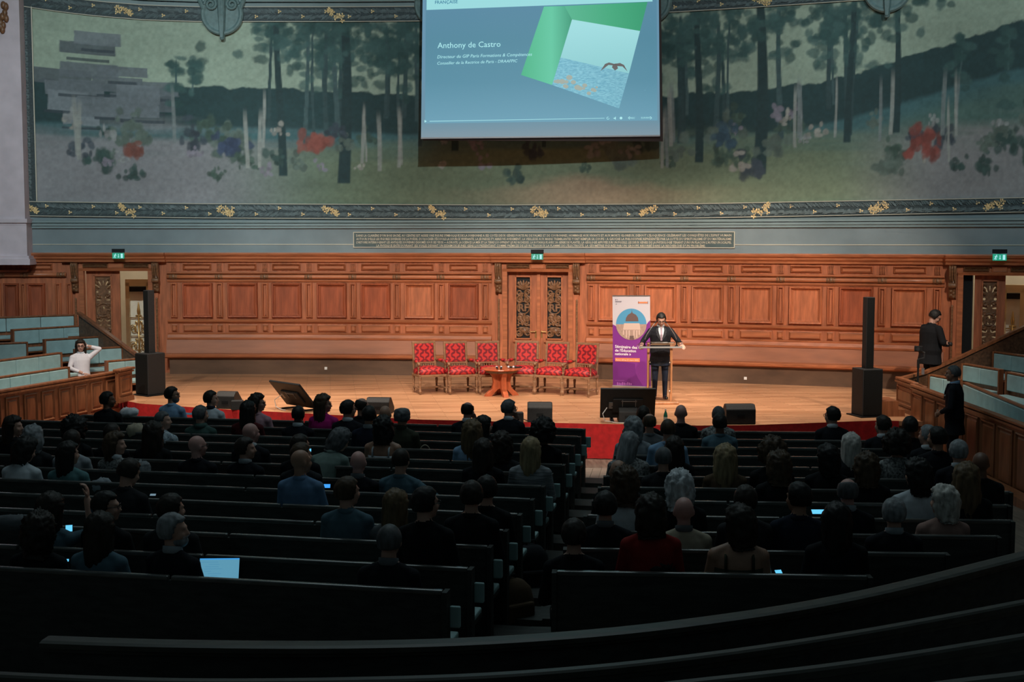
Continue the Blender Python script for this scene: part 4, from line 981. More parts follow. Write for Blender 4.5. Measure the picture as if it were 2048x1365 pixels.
# ================================================================ ROUND TABLE AND MICROPHONES
TP = onz(1003, 792, 0); tab = thing('round_table', 'low round polished wood table in front of the armchairs', 'table', TP, .3)
tw = mat('polished_cherry', (.44, .105, .042, 1), .22, var=.25, scale=4, stretch=(3, 3, 1))
MB().lathe([(0, .515), (.36, .515), (.385, .53), (.38, .545), (0, .548)], 40).build('table_top', tw, tab, smooth=False)
MB().lathe([(.22, .46), (.30, .465), (.33, .515), (.1, .515)], 32).build('apron', carved, tab)
for k in range(4):
    a = k * math.pi / 2; m = MB()
    m.prism([(.0, .47), (.25, .47), (.19, .38), (.17, .27), (.20, .15), (.31, .06), (.35, 0), (.21, 0), (.15, .07), (.09, .13), (.0, .16)], -.05, .05)
    m.build('leg', tw, tab, rz=a, bevel=.006)
mg = mat('mic_mesh', (.55, .57, .62, 1), .4, metal=.4)
for k, (px, a) in enumerate(((993.5, -1.45), (1002.5, -1.62), (1017, .15), (1027, .05))):
    p = ony(px, 741, TP.y - .12 + (.05 if k > 1 else 0)); mic = thing('microphone', 'handheld microphone on the round table, ' + ['first', 'second', 'third', 'fourth'][k] + ' from the left', 'microphone', (p.x, p.y, .57), a, 'microphones on the table')
    MB().ell((0, 0, .008), (.026, .026, .026), 12, 8).build('mic_head', mg, mic, smooth=True)
    s = -1 if k < 2 else 1
    MB().lathe([(.014, .02), (.02, .03), (.017, .06), (.012, .17), (0, .172)], 10, (0, 0, .004), Matrix.Rotation(s * -1.57 if k < 2 else 1.57, 3, 'Y')).build('mic_body', black, mic, smooth=True)

# ================================================================ LOUDSPEAKERS AND SCREENS ON STAGE
def tower(px, py, yaw, lab, w=.40, d=.48):
    p = onz(px, py, 0); t = thing('column_loudspeaker', lab, 'loudspeaker', p, math.radians(yaw), 'column loudspeakers')
    MB().box((0, 0, .43), (w, d, .82)).build('subwoofer', greyblack, t, bevel=.012)
    MB().box((0, -d / 2 - .006, .43), (w - .03, .012, .78)).build('sub_grille', grille, t)
    MB().box((0, 0, 1.46), (.15, .15, 1.25)).build('column', greyblack, t, bevel=.008)
    MB().box((0, -.08, 1.46), (.135, .012, 1.23)).build('column_grille', grille, t)
    MB().box((0, 0, .01), (w + .12, d + .12, .02)).build('base_plate', black, t)
    return t
tower(302, 790, -38, 'black column loudspeaker on a bass box at the left of the stage', .40, .42)
tower(1733, 832, 14, 'black column loudspeaker on a bass box at the right of the stage', .38, .40)
def wedge(px, py, yaw, lab, w=.45, h=.34, d=.42):
    p = onz(px, py, 0); t = thing('stage_monitor', lab, 'loudspeaker', (p.x, p.y + d / 2 + .02, 0), math.radians(yaw), 'wedge monitors on the stage edge')
    pr = [(-d / 2, 0), (d / 2, 0), (d / 2, h * .32), (-d * .05, h), (-d * .32, h), (-d / 2, h * .75)]
    m = MB(); m.rings([[(x, y, z) for y, z in pr] for x in (-w / 2, w / 2)]); m.build('cabinet', greyblack, t, bevel=.012)
    n = Vector((0, h * .68, d * .55)).normalized(); mid = Vector((0, d * .225, h * .66)) + n * .006
    MB().box(mid, (w - .05, .012, h * .9), Matrix.Rotation(math.atan2(n.y, n.z) - math.pi / 2 , 3, 'X') if False else Matrix.Rotation(math.atan2(d * .55, h * .68), 3, 'X')).build('grille', grille, t)
    MB().box((0, -d / 2 - .003, h * .4), (.12, .01, .05)).build('handle_slot', black, t)
    return t
wedge(454, 819, -12, 'wedge monitor loudspeaker behind the man in the white shirt', .36, .31)
wedge(758, 830, -8, 'grey-topped wedge monitor loudspeaker left of the armchairs', .42, .29)
wedge(1080, 846, 0, 'wedge monitor loudspeaker in the middle of the stage edge', .42, .33)
wedge(1257, 847, 0, 'black wedge monitor loudspeaker against the tilted screen by the lectern', .32, .25)
wedge(1481, 850, 3, 'wedge monitor loudspeaker right of the lectern', .50, .33)
for px, py, w_, h_, lab in ((473, 821, .21, .17, 'small black box beside the left wedge monitor'), (1037, 846, .16, .17, 'small black box beside the middle wedge monitor')):
    p = onz(px, py, 0); t = thing('junction_box', lab, 'stage box', (p.x, p.y + .08, 0), .1, 'stage boxes')
    MB().box((0, 0, h_ / 2), (w_, .16, h_)).build('case', greyblack, t, bevel=.01); MB().tube([(w_ / 2, 0, .05), (w_ / 2 + .08, -.04, .02), (w_ / 2 + .16, -.02, .012)], .008, 6).build('cable', black, t)
tvs = mat('screen_glass', (.01, .011, .012, 1), .15)
def monitor(px, py, yaw, lab, w=.95, h=.56, tilt=42):
    p = onz(px, py, 0); t = thing('floor_screen', lab, 'monitor', (p.x, p.y + .35, 0), math.radians(yaw), 'floor screens')
    pn = empty('panel', (0, 0, .06)); pn.parent = t; pn.rotation_euler = (math.radians(tilt), 0, 0)
    MB().box((0, 0, h / 2), (w, .04, h)).build('housing', black, pn, bevel=.008)
    MB().box((0, .022, h / 2), (w - .03, .004, h - .03)).build('display', tvs, pn)
    m = MB().box((0, -.035, h * .45), (w * .55, .035, h * .45)); m.build('rear_cover', black, pn, bevel=.01)
    m = MB().box((-w * .3, -.03, h * .45), (.08, .03, .12)).box((.02, -.058, h * .62), (.26, .012, .012)).box((-.09, -.058, h * .55), (.012, .012, .14)).box((.13, -.058, h * .55), (.012, .012, .14)); m.build('rear_bracket', mat('grey_metal', (.12, .12, .12, 1), .4, metal=.5), pn)
    m = MB()
    for s in (-1, 1): m.box((s * w * .28, .0, .012), (.06, .5, .024)); m.bar((s * w * .28, .12, .02), (s * w * .28, -.16, .28), .03, .03, (1, 0, 0))
    m.build('stand', black, t)
    MB().tube([(-w * .38, -.2, .25), (-w * .46, -.3, .16), (-w * .42, -.3, .04), (-w * .2, -.34, .012), (0, -.36, .012)], .008, 6).build('cable', mat('pale_cable', (.5, .5, .48, 1), .5), t)
monitor(598, 824, -46, 'tilted black floor screen on the left of the stage edge', .95, .60, 40)
monitor(1258, 848, -2, 'tilted black floor screen in front of the lectern', .93, .60, 28)
p = onz(1331, 846, 0); bt = thing('water_bottle', 'green glass water bottle on the stage edge below the lectern', 'bottle', p)
MB().lathe([(0, 0), (.032, 0), (.034, .02), (.034, .12), (.026, .16), (.013, .19), (.012, .22), (0, .22)], 14).build('bottle_body', mat('green_glass', (.02, .16, .10, 1), .1), bt, smooth=True)
MB().lathe([(.0345, .05), (.0345, .10)], 14).build('bottle_label', mat('pale_label', (.5, .62, .58, 1), .5), bt); MB().lathe([(.014, .205), (.014, .23), (0, .232)], 10).build('cap', white_pl, bt)

# ================================================================ SIDE TRIBUNES
def tri_bench(lab, a, b_, zt_, face, grp, nseg, end0=True, end1=True):
    """a, b_: pixel ends of the top edge; face: horizontal direction the seat faces"""
    A = onz(a[0], a[1], zt_); B = onz(b_[0], b_[1], zt_); d = (B - A); Lh = d.length; x = d.normalized()
    f = Vector(face); f = (f - x * f.dot(x)).normalized(); R = Matrix((x, f, Vector((0, 0, 1)))).transposed()
    t = thing('tribune_bench', lab, 'bench', A.lerp(B, .5) - Vector((0, 0, .86)), 0, grp)
    def bx(name, c, s, m, bev=0): return MB().box(R @ Vector(c), s, R).build(name, m, t, bevel=bev)
    bx('back_panel', (0, -.03, .50), (Lh, .04, .70), parapet_wood); bx('top_rail', (0, -.01, .845), (Lh + .02, .075, .035), parapet_wood, .008)
    for k in range(nseg):
        w_ = Lh / nseg; bx('back_cushion', ((k + .5) * w_ - Lh / 2, .015, .675), (w_ - .012, .05, .285), teal, .012)
        bx('seat_cushion', ((k + .5) * w_ - Lh / 2, .235, .43), (w_ - .012, .42, .06), teal, .012)
    bx('seat_board', (0, .22, .385), (Lh, .44, .03), parapet_wood)
    for s, on in ((-1, end0), (1, end1)):
        if on: bx('end_panel', (s * (Lh / 2 + .012), .01, .43), (.03, .10, .86), parapet_wood); bx('seat_bracket', (s * (Lh / 2 - .05), .2, .19), (.04, .34, .38), carved)
    return t
fl = (1, -.28, 0); gl = 'teal benches of the left tribune'
tri_bench('teal bench in the top row of the left tribune', (-60, 636), (147, 629), 1.42, fl, gl, 3, False)
tri_bench('teal bench in the second row down of the left tribune', (25, 659), (174, 650), 1.19, fl, gl, 3)
tri_bench('teal bench right behind the woman in white in the left tribune', (89, 679), (207, 672), 1.00, fl, gl, 2)
tri_bench('teal bench the woman in white sits on in the left tribune', (150, 698.5), (242, 693), .82, fl, gl, 2)
tri_bench('short teal bench nearest the left loudspeaker', (213, 722), (283, 716), .63, fl, gl, 2)
tri_bench('teal bench at the left edge, topmost left of the tribune steps', (-70, 689), (52, 684), 1.02, fl, gl, 2, False)
tri_bench('teal bench at the left edge, middle one left of the tribune steps', (-70, 729), (118, 705), .84, fl, gl, 4, False)
tri_bench('teal bench directly behind the left parapet', (-70, 764), (133, 734), .65, fl, gl, 5, False)
fr_ = (-1, 0, 0); gr_ = 'teal benches of the right tribune'
tri_bench('short teal bench behind the standing man in the suit', (1863, 749), (1918, 759), .57, fr_, gr_, 2)
tri_bench('teal bench above and right of the standing man', (1929, 727), (2002, 739), .76, fr_, gr_, 2)
tri_bench('teal bench at the top of the right tribune', (1991, 703), (2100, 718), .93, fr_, gr_, 3, True, False)
tri_bench('teal bench at the right edge across the tribune steps', (2018, 744), (2110, 762), .78, fr_, gr_, 3, True, False)
tri_bench('long teal bench directly behind the right parapet', (1930, 765), (2120, 843), .56, fr_, gr_, 5, True, False)
# stepped platforms
m = MB()
def plat(pts, z): m.hexa([(x, y, -.75) for x, y in pts] + [(x, y, z) for x, y in pts])
tL = Vector((-.26, -.965, 0)); nL_ = Vector((-.965, .26, 0)); P0 = Vector((-7.62, 25.5, 0))
for k, z in enumerate((-.21, -.03, .14, .33, .55)):
    off0 = .06 + .62 * k if k == 0 else .10 + .80 * k - .02; off1 = off0 + .9
    q = [P0 + nL_ * off0 + tL * 7, P0 + nL_ * off0 - tL * (1.7 + .35 * k), P0 + nL_ * off1 - tL * (1.7 + .35 * k), P0 + nL_ * off1 + tL * 7]
    plat([(v.x, v.y) for v in q], z)
o = struct(m.build('floor_left_tribune', carved)); tag(o, 'dark stepped floor of the left tribune')
m = MB()
for k, z in enumerate((-.29, -.09, .08, .25)):
    x0 = 7.05 + .80 * k; plat([(x0, 12.5), (x0 + .82, 12.5), (x0 + .82, 25.3 - .15 * k), (x0, 24.7 + .1 * k)], z)
o = struct(m.build('floor_right_tribune', carved)); tag(o, 'dark stepped floor of the right tribune')
# parapets
def parapet(name, A, B, zt_, zb_, nseg, side, lab, rail=.12):
    d = (B - A); Lh = d.length; x = d.normalized(); f = Vector((x.y, -x.x, 0)) * side; R = Matrix((x, -f, Vector((0, 0, 1)))).transposed()
    if R.determinant() < 0: R = Matrix((-x, -f, Vector((0, 0, 1)))).transposed()
    t = struct(empty(name, A.lerp(B, .5))); t.location.z = 0; tag(t, lab)
    M_ = (A + B) / 2; M_.z = 0
    def bx(nm, c, s, m_, bev=0): return MB().box(R @ Vector(c), s, R).build(nm, m_, t, bevel=bev)
    bx('parapet_wall', (0, .03, (zt_ + zb_) / 2), (Lh, .06, zt_ - zb_), parapet_wood)
    bx('hand_rail', (0, .02, zt_ + .02), (Lh + .04, rail, .045), parapet_wood, .012); bx('rail_moulding', (0, .0, zt_ - .03), (Lh, .085, .03), parapet_wood)
    bx('skirting', (0, -.01, zb_ + .05), (Lh, .05, .10), parapet_wood)
    eul = R.to_euler(); w_ = Lh / nseg; h_ = zt_ - zb_ - .24
    me_ = MB().nested(w_ - .12, h_, [(0, 0), (0, .02), (.02, .03), (.04, .005), (.06, .004), (.08, .018)]).mesh('parapet_panel')
    for k in range(nseg):
        o = mobj('parapet_panel', me_, parapet_wood, t, R @ Vector(((k + .5) * w_ - Lh / 2, 0, (zt_ + zb_) / 2 + .02)), rot=eul)
    return t
A = onz(236, 744, .57); B = onz(-75, 796, .57)
parapet('wall_left_parapet', A, B, .55, -.22, 9, -1, 'panelled oak parapet in front of the left tribune')
pa_, pb_ = onz(264, 738, .60), onz(236, 744, .60)
parapet('wall_left_parapet_end', pa_, pb_, .60, .0, 1, -1, 'short panelled end post of the left parapet by the loudspeaker', .16)
# step at the foot of the left parapet
xd = (B - A).normalized(); nd_ = Vector((-xd.y, xd.x, 0)); nd_ = nd_ if nd_.x > 0 else -nd_
m = MB(); q = [A - xd * .3, B + xd * .2]; q = [q[0], q[1], q[1] + nd_ * .32, q[0] + nd_ * .32]
m.hexa([(v.x, v.y, -.75) for v in q] + [(v.x, v.y, -.24) for v in q]); o = struct(m.build('baseboard_left', parapet_wood)); tag(o, 'orange-brown plinth at the foot of the left parapet')
A = Vector((6.98, 22.55, 0)); B = Vector((6.98, 13.2, 0))
parapet('wall_right_parapet', A, B, .53, -.56, 14, 1, 'panelled oak parapet in front of the right tribune')
a, c = onz(1794, 757, .56), onz(1829, 769, .56)
parapet('wall_right_parapet_end', a, c, .55, -.02, 1, 1, 'panelled oak end piece beside the stage steps', .10)
a, c = onz(1829, 771, .54), onz(1846, 777, .54)
parapet('wall_right_parapet_post', a, c, .53, -.55, 1, 1, 'narrow oak post between the stage steps and the right parapet', .12)
# plinth along right parapet
m = MB().box((6.80, 17.6, -.5), (.22, 8.6, .34)); o = struct(m.build('baseboard_right', parapet_wood)); tag(o, 'dark oak plinth at the foot of the right parapet')
# sloping rails beside the doors
def slope_rail(name, pts, lab, drop=.55):
    t = struct(empty(name)); tag(t, lab); m = MB()
    for p, q in zip(pts[:-1], pts[1:]):
        m.bar(p, q, .10, .05)
        s = MB(); e_ = Vector((0, .02, 0)); s.hexa([p - Vector((0, 0, drop)), q - Vector((0, 0, drop)), q - Vector((0, 0, drop)) + e_, p - Vector((0, 0, drop)) + e_, p, q, q + e_, p + e_]); s.build('side_panel', carved, t)
    m.build('hand_rail', parapet_wood, t)
slope_rail('trim_4', [ony(277, 713, 27.25), ony(206, 661, 27.9), ony(157, 626, 28.6)], 'sloping oak rail in front of the left pierced door')
slope_rail('trim_5', [ony(1800, 758, 24.2), ony(1850, 745, 24.6), ony(1930, 710, 25.0), ony(1990, 682, 25.1), ony(2075, 642, 25.2)], 'sloping oak rail rising to the right pierced door')
# steps between stage and right tribune
t = struct(empty('stage_steps')); tag(t, 'short oak steps beside the right loudspeaker')
for (x0, x1, y, z0) in ((1757, 1797, 803, .27), (1757, 1810, 820, .12), (1768, 1812, 841, -.04), (1778, 1816, 857, -.20)):
    a, c = onz(x0, y, z0), onz(x1, y, z0); MB().box(((a.x + c.x) / 2, a.y + .3, (z0 - .75) / 2), (c.x - a.x, .6, z0 + .75)).build('step', parapet_wood, t)

# ================================================================ AUDIENCE BENCHES
def px_at(P): 
    zc = P.y * CT - (P.z - CZ) * ST; return CX + F * P.x / zc
AL = math.radians(11); AR = math.radians(3.5)
uL = Vector((-math.cos(AL), math.sin(AL), 0)); nLr = Vector((math.sin(AL), math.cos(AL), 0))
uR = Vector((math.cos(AR), -math.sin(AR), 0)); nRr = Vector((math.sin(AR), math.cos(AR), 0))
L_y = [858, 873, 891, 908, 929, 947, 972, 998, 1028, 1060, 1092, 1136, 1181]
L_x = [1167, 1158, 1145, 1133, 1126, 1101, 1085, 1063, 1038, 1010, 978, 939, 889]
L_end = [165, 40, -40] + [-140] * 10
R_y = [861, 877, 893, 910, 931, 952, 974, 1000, 1030, 1061, 1096, 1142]
R_x = [1248, 1245, 1240, 1232, 1224, 1211, 1200, 1188, 1172, 1150, 1132, 1110]
R_end = [1655, 1745, 1785, 1835, 1880, 1940, 2016, 2012, 2012, 1990, 1885, 1730]
ordn = ['front', 'second', 'third', 'fourth', 'fifth', 'sixth', 'seventh', 'eighth', 'ninth', 'tenth', 'eleventh', 'twelfth', 'rearmost']
ROWS = {'L': [], 'R': []}
def pew(blk, i, E, u, n, pxend):
    t_ = 0.5
    while t_ < 14:
        q = E + u * t_
        if (px_at(q) - pxend) * (1 if blk == 'R' else -1) > 0: break
        t_ += .05
    Lh = t_; zt_ = E.z; fz = zt_ - HB
    nm = ordn[i] if not (blk == 'R' and i == 11) else 'rearmost'
    t = thing('pew', 'dark wooden bench, %s row of the block %s the aisle' % (nm, 'left of' if blk == 'L' else 'right of'), 'bench', (E.x, E.y, fz), 0, 'audience benches')
    x = u; R = Matrix((x, n, Vector((0, 0, 1)))).transposed()
    if R.determinant() < 0: R = Matrix((x, -n, Vector((0, 0, 1)))).transposed(); sg = -1
    else: sg = 1
    def bx(name, c, s, m, bev=0): return MB().box(R @ Vector((c[0], c[1] * sg, c[2])), s, R).build(name, m, t, bevel=bev)
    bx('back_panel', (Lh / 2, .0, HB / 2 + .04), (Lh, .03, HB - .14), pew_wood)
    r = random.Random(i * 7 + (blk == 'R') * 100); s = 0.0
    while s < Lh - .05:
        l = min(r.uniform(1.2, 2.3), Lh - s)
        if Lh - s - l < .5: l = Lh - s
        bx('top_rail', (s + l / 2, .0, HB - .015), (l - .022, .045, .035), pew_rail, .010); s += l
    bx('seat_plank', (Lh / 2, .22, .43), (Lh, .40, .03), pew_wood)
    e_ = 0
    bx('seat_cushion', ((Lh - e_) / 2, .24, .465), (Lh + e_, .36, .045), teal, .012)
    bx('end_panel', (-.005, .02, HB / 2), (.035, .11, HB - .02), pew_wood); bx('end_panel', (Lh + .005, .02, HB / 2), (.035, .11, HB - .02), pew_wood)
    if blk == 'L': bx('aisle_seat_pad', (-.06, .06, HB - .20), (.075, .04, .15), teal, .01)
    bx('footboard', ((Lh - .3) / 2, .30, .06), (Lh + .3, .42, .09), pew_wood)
    ROWS[blk].append((E.dot(n), n, u, fz))
for i in range(13): pew('L', i, onplane(L_x[i], L_y[i]), uL, nLr, L_end[i])
for i in range(12): pew('R', i, onplane(R_x[i], R_y[i]), uR, nRr, R_end[i])

# curved gallery benches below the camera
def gallery(pts, zt_, lab, h=.9, cap=.13):
    P = [onz(x, y, zt_) for x, y in pts]; dense = []
    for i in range(len(P) - 1):
        p0, p1, p2, p3 = P[max(i - 1, 0)], P[i], P[i + 1], P[min(i + 2, len(P) - 1)]
        for k in range(6):
            s = k / 6; dense.append(.5 * ((2 * p1) + (-p0 + p2) * s + (2 * p0 - 5 * p1 + 4 * p2 - p3) * s * s + (-p0 + 3 * p1 - 3 * p2 + p3) * s ** 3))
    dense.append(P[-1]); t = thing('gallery_bench', lab, 'bench', dense[0] - Vector((0, 0, h)), 0, 'curved gallery benches'); O = t.location
    def sw(name, prof, m):
        rg = []
        for i, p in enumerate(dense):
            d = (dense[min(i + 1, len(dense) - 1)] - dense[max(i - 1, 0)]).normalized(); nn = Vector((-d.y, d.x, 0))
            rg.append([p + nn * o + Vector((0, 0, z)) - O for o, z in prof])
        MB().rings(rg).build(name, m, t)
    sw('hand_rail', [(-cap / 2, -.035), (-cap / 2, -.008), (-cap * .3, 0), (cap * .3, 0), (cap / 2, -.008), (cap / 2, -.035)], gal_rail)
    sw('rail_moulding', [(-cap * .36, -.06), (-cap * .36, -.035), (cap * .3, -.035), (cap * .3, -.06)], gal_rail)
    sw('back_panel', [(-.02, -h), (-.02, -.06), (.02, -.06), (.02, -h)], pew_wood)
gallery([(90, 1277), (350, 1285), (700, 1287), (1024, 1276), (1348, 1247), (1700, 1192), (2048, 1108), (2250, 1055)], .9, 'curved gallery rail just behind the audience benches', 1.1, .14)
gallery([(-150, 1336), (0, 1347), (350, 1360), (700, 1358), (1024, 1346), (1350, 1316), (1700, 1266), (2048, 1202), (2250, 1160)], 1.2, 'second curved gallery bench from the audience benches', 1.2, .065)
gallery([(900, 1398), (1200, 1382), (1380, 1362), (1700, 1325), (2048, 1270), (2300, 1225)], 1.5, 'third curved gallery bench, at the lower right corner', 1.2, .055)
gallery([(1500, 1420), (1900, 1364), (2048, 1346), (2300, 1310)], 1.8, 'nearest curved gallery bench, cut by the lower right corner', 1.2, .05)
# ================================================================ PEOPLE
def RX(a): return Matrix.Rotation(a, 3, 'X')
def RZ(a): return Matrix.Rotation(a, 3, 'Z')
def capsule(m, p0, p1, r0, r1, mi, n=10):
    p0 = Vector(p0); p1 = Vector(p1); d = (p1 - p0); L_ = d.length; t = d / max(L_, 1e-6)
    pts = [p0 - t * r0 * .95, p0 - t * r0 * .6, p0, p1, p1 + t * r1 * .6, p1 + t * r1 * .95]
    m.tube(pts, [r0 * .3, r0 * .8, r0, r1, r1 * .8, r1 * .3], n, mi)
def hand(m, wr, d, nrm, side, curl=.5, spread=1.0):
    """wrist, pointing direction, palm normal, thumb side direction"""
    d = Vector(d).normalized(); n = Vector(nrm); n = (n - d * n.dot(d)).normalized(); s = Vector(side); s = (s - d * s.dot(d) - n * s.dot(n)).normalized()
    R = Matrix((s, d, n)).transposed(); wr = Vector(wr)
    m.ell(wr + d * .045, (.040, .052, .017), 10, 8, R, 0)
    for k, (o, l) in enumerate(((.032, .068), (.011, .078), (-.011, .072), (-.031, .056))):
        b = wr + d * (.085 - abs(o) * .25) + s * o * spread; c1 = b + (d * math.cos(curl * .5) + n * math.sin(curl * .5)) * l * .5
        c2 = c1 + (d * math.cos(curl * 1.5) + n * math.sin(curl * 1.5)) * l * .5
        capsule(m, b, c1, .0095, .009, 0, 7); capsule(m, c1, c2, .009, .0078, 0, 7)
    b = wr + d * .025 + s * .034; c1 = b + (d * .7 + s * .75 + n * .2).normalized() * .04; c2 = c1 + (d * .9 + s * .3 + n * .4).normalized() * .032
    capsule(m, b, c1, .012, .0105, 0, 7); capsule(m, c1, c2, .0105, .008, 0, 7)
def head_prims(m, c, R):
    T = lambda p: c + R @ Vector(p)
    m.ell(T((0, -.012, .025)), (.077, .097, .095), 18, 12, R, 0); m.ell(T((0, .026, -.03)), (.061, .070, .084), 16, 12, R, 0)
    m.ell(T((0, .062, -.088)), (.030, .026, .024), 10, 8, R, 0); capsule(m, T((0, .090, .008)), T((0, .108, -.030)), .009, .0145, 0)
    m.ell(T((0, .080, .024)), (.052, .018, .013), 10, 8, R, 0)
    for s in (-1, 1):
        m.ell(T((s * .036, .064, -.030)), (.027, .026, .028), 10, 8, R, 0); m.ell(T((s * .079, -.006, -.008)), (.011, .020, .032), 10, 8, R, 0)
    m.ell(T((0, .088, -.060)), (.023, .010, .010), 10, 6, R, 0)
def finish(m, name, vox, mats=4, smooth=2):
    tmp = m.mesh(name + '_raw'); o = bpy.data.objects.new('tmp', tmp); COL.objects.link(o)
    md = o.modifiers.new('r', 'REMESH'); md.mode = 'VOXEL'; md.voxel_size = vox; md.use_smooth_shade = True
    sm = o.modifiers.new('s', 'SMOOTH'); sm.factor = .5; sm.iterations = smooth
    dg = bpy.context.evaluated_depsgraph_get(); me = bpy.data.meshes.new_from_object(o.evaluated_get(dg)); me.name = name
    COL.objects.unlink(o); bpy.data.objects.remove(o)
    kd = kdtree.KDTree(len(m.f)); cents = []
    V_ = m.v
    for i, f in enumerate(m.f):
        c = Vector((0, 0, 0))
        for k in f: c += V_[k]
        kd.insert(c / len(f), i)
    kd.balance(); mi = []
    for p in me.polygons: mi.append(m.m[kd.find(p.center)[1]])
    me.materials.clear()
    for k in range(mats): me.materials.append(None)
    me.polygons.foreach_set('material_index', mi); me.polygons.foreach_set('use_smooth', [True] * len(me.polygons)); me.update()
    return me
# material slots of a body: 0 skin, 1 top, 2 trousers, 3 shoes
def body(name, mode='sit', lean=0.0, yaw=0.0, pitch=0.0, side=0.0, armL='lap', armR='lap', coat=False, vox=.0125, sleeves=True, hip=None, twist=0.0, wide=0.0):
    m = MB(); base = (.50 if mode == 'sit' else .90)
    def sp(t, x=0, y=0):      # point on the leaning spine
        q = RZ(twist * min(1, max(0, t / .5))) @ Vector((x, y, 0))
        return Vector((side * t, math.sin(lean) * t, base + math.cos(lean) * t)) + RX(-lean) @ q
    prof = [(-.04, .155, .120), (.04, .172, .132), (.16, .160, .118), (.28, .170, .120), (.38, .186, .118), (.45, .172, .100), (.50, .120, .080), (.535, .070, .062)]
    if mode == 'stand': prof = [(-.10, .165, .125)] + prof
    if coat and mode == 'stand': prof = [(-.22, .19, .14)] + prof[1:]
    rg = []
    for (t, rx, ry) in prof:
        if coat: rx += .012; ry += .012
        if t < .48: rx += wide; ry += wide * 1.2
        rg.append([sp(t, rx * math.cos(6.28318 * j / 20), ry * math.sin(6.28318 * j / 20)) for j in range(20)])
    m.rings(rg, mi=1)
    hc = sp(.672) + Vector((side * .02, .025, 0)); R = RZ(twist) @ RZ(yaw) @ RX(-pitch) @ Matrix.Rotation(side * .4, 3, 'Y')
    hc = hc + R @ Vector((0, 0, .06)) - Vector((0, 0, .06))
    capsule(m, sp(.50), hc + R @ Vector((0, -.022, -.055)), .060, .052, 0)
    head_prims(m, hc, R)
    arms = {}
    for s, key in ((-1, armL), (1, armR)):
        sh = sp(.438, s * (.170 + wide), 0); m.ell(sh, (.060, .064, .062), 12, 8, None, 1); capsule(m, sp(.505, s * .035, -.005), sp(.452, s * (.165 + wide), -.004), .050, .050, 1)
        d = key if isinstance(key, dict) else None
        if d: el = Vector(d['el']); wr = Vector(d['wr']); hd = d
        elif key == 'lap': el = sh + Vector((s * .055, .07, -.27)); wr = Vector((s * .09, .33, base + .11)); hd = dict(d=(-s * .3, .9, -.1), n=(0, 0, -1), s=(-s, 0, 0), curl=.4)
        elif key == 'fold': el = sh + Vector((s * .06, .09, -.26)); wr = sp(.22) + Vector((-s * .06, .20, 0)); hd = dict(d=(-s, .1, .1), n=(0, -1, 0), s=(0, 0, 1), curl=.3)
        elif key == 'side': el = sh + Vector((s * .05, -.02, -.28)); wr = el + Vector((s * .01, .07, -.24)); hd = dict(d=(0, .15, -1), n=(-s, 0, 0), s=(0, 1, 0), curl=.5)
        elif key == 'chin': el = sp(.20) + Vector((s * .20, .22, 0)); wr = hc + R @ Vector((s * .07, .10, -.15)); hd = dict(d=(-s * .25, -.15, 1), n=(-s * .5, -.6, 0), s=(-s, .3, 0), curl=.9)
        m_ = .046 if sleeves else .041
        capsule(m, sh, el, .056 + wide * .4, m_ + wide * .4, 1, 12); capsule(m, el, wr, m_, .030, 1 if sleeves else 0, 12)
        wd = (wr - el).normalized(); capsule(m, wr - wd * .01, wr + wd * .015, .024, .023, 0, 10)
        hand(m, wr + wd * .01, hd['d'], hd['n'], hd['s'], hd.get('curl', .5))
        arms[s] = wr
    for s in (-1, 1):
        hp = Vector((s * .088, 0, base + .0))
        if mode == 'sit':
            kn = Vector((s * .105, .42, base + .0)); an = Vector((s * .105, .37, .10)); ft = Vector((s * .11, .47, .045))
        else:
            kn = Vector((s * .095, .025, .49)); an = Vector((s * .10, -.01, .09)); ft = Vector((s * .115, .12, .04))
        capsule(m, hp, kn, .088, .062, 2, 14); capsule(m, kn, an, .060, .042, 2, 12); capsule(m, an, an - Vector((0, 0, .02)), .044, .042, 2)
        capsule(m, Vector((an.x, an.y - .02, .045)), ft, .042, .036, 3, 12)
    me = finish(m, name, vox)
    top = hc + R @ Vector((0, -.012, .12))
    tt = [q_[0] for q_ in prof]; yy = [q_[2] + (.012 if coat else 0) + (wide * 1.2 if q_[0] < .48 else 0) for q_ in prof]
    front = lambda t, x=0.0, o=.006: sp(t, x, float(np.interp(t, tt, yy)) * math.sqrt(max(.05, 1 - (x / .2) ** 2)) + o)
    return dict(me=me, hc=hc, R=R, top=top, neck=sp(.515), lean=lean, front=front)

A = {}
A['fwd'] = body('body_seated'); A['left'] = body('body_seated_turned_left', yaw=.75); A['right'] = body('body_seated_turned_right', yaw=-.75)
A['rprof'] = body('body_seated_profile_right', yaw=-1.15, twist=-.15, pitch=-.05); A['lprof'] = body('body_seated_profile_left', yaw=1.1, twist=.1)
A['down'] = body('body_seated_looking_down', lean=.22, pitch=.55, armL='fold', armR='fold'); A['downl'] = body('body_seated_down_left', lean=.15, pitch=.4, yaw=.4)
A['downr'] = body('body_seated_down_right', lean=.15, pitch=.35, yaw=-.5)
A['tilt'] = body('body_seated_tilted', side=.10, yaw=-.2); A['hunch'] = body('body_seated_hunched', lean=.38, side=.26, yaw=-.75, pitch=.45)
A['chin'] = body('body_seated_hand_to_chin', yaw=-.85, lean=.06, armR='chin', vox=.009); A['cheek'] = body('body_seated_hand_to_cheek', yaw=-.3, lean=.06, armR='chin', vox=.009)
A['out'] = body('body_seated_arm_out', yaw=-.1, armR=dict(el=(.42, -.03, .80), wr=(.66, -.02, .82), d=(1, .05, -.1), n=(0, 0, -1), s=(0, 1, 0), curl=.4), vox=.009)
A['up'] = body('body_seated_arm_up', yaw=-.2, armR=dict(el=(.30, .12, .98), wr=(.22, .20, 1.22), d=(-.1, .2, 1), n=(-.7, -.2, 0), s=(0, -1, 0), curl=.9), sleeves=False, vox=.009)

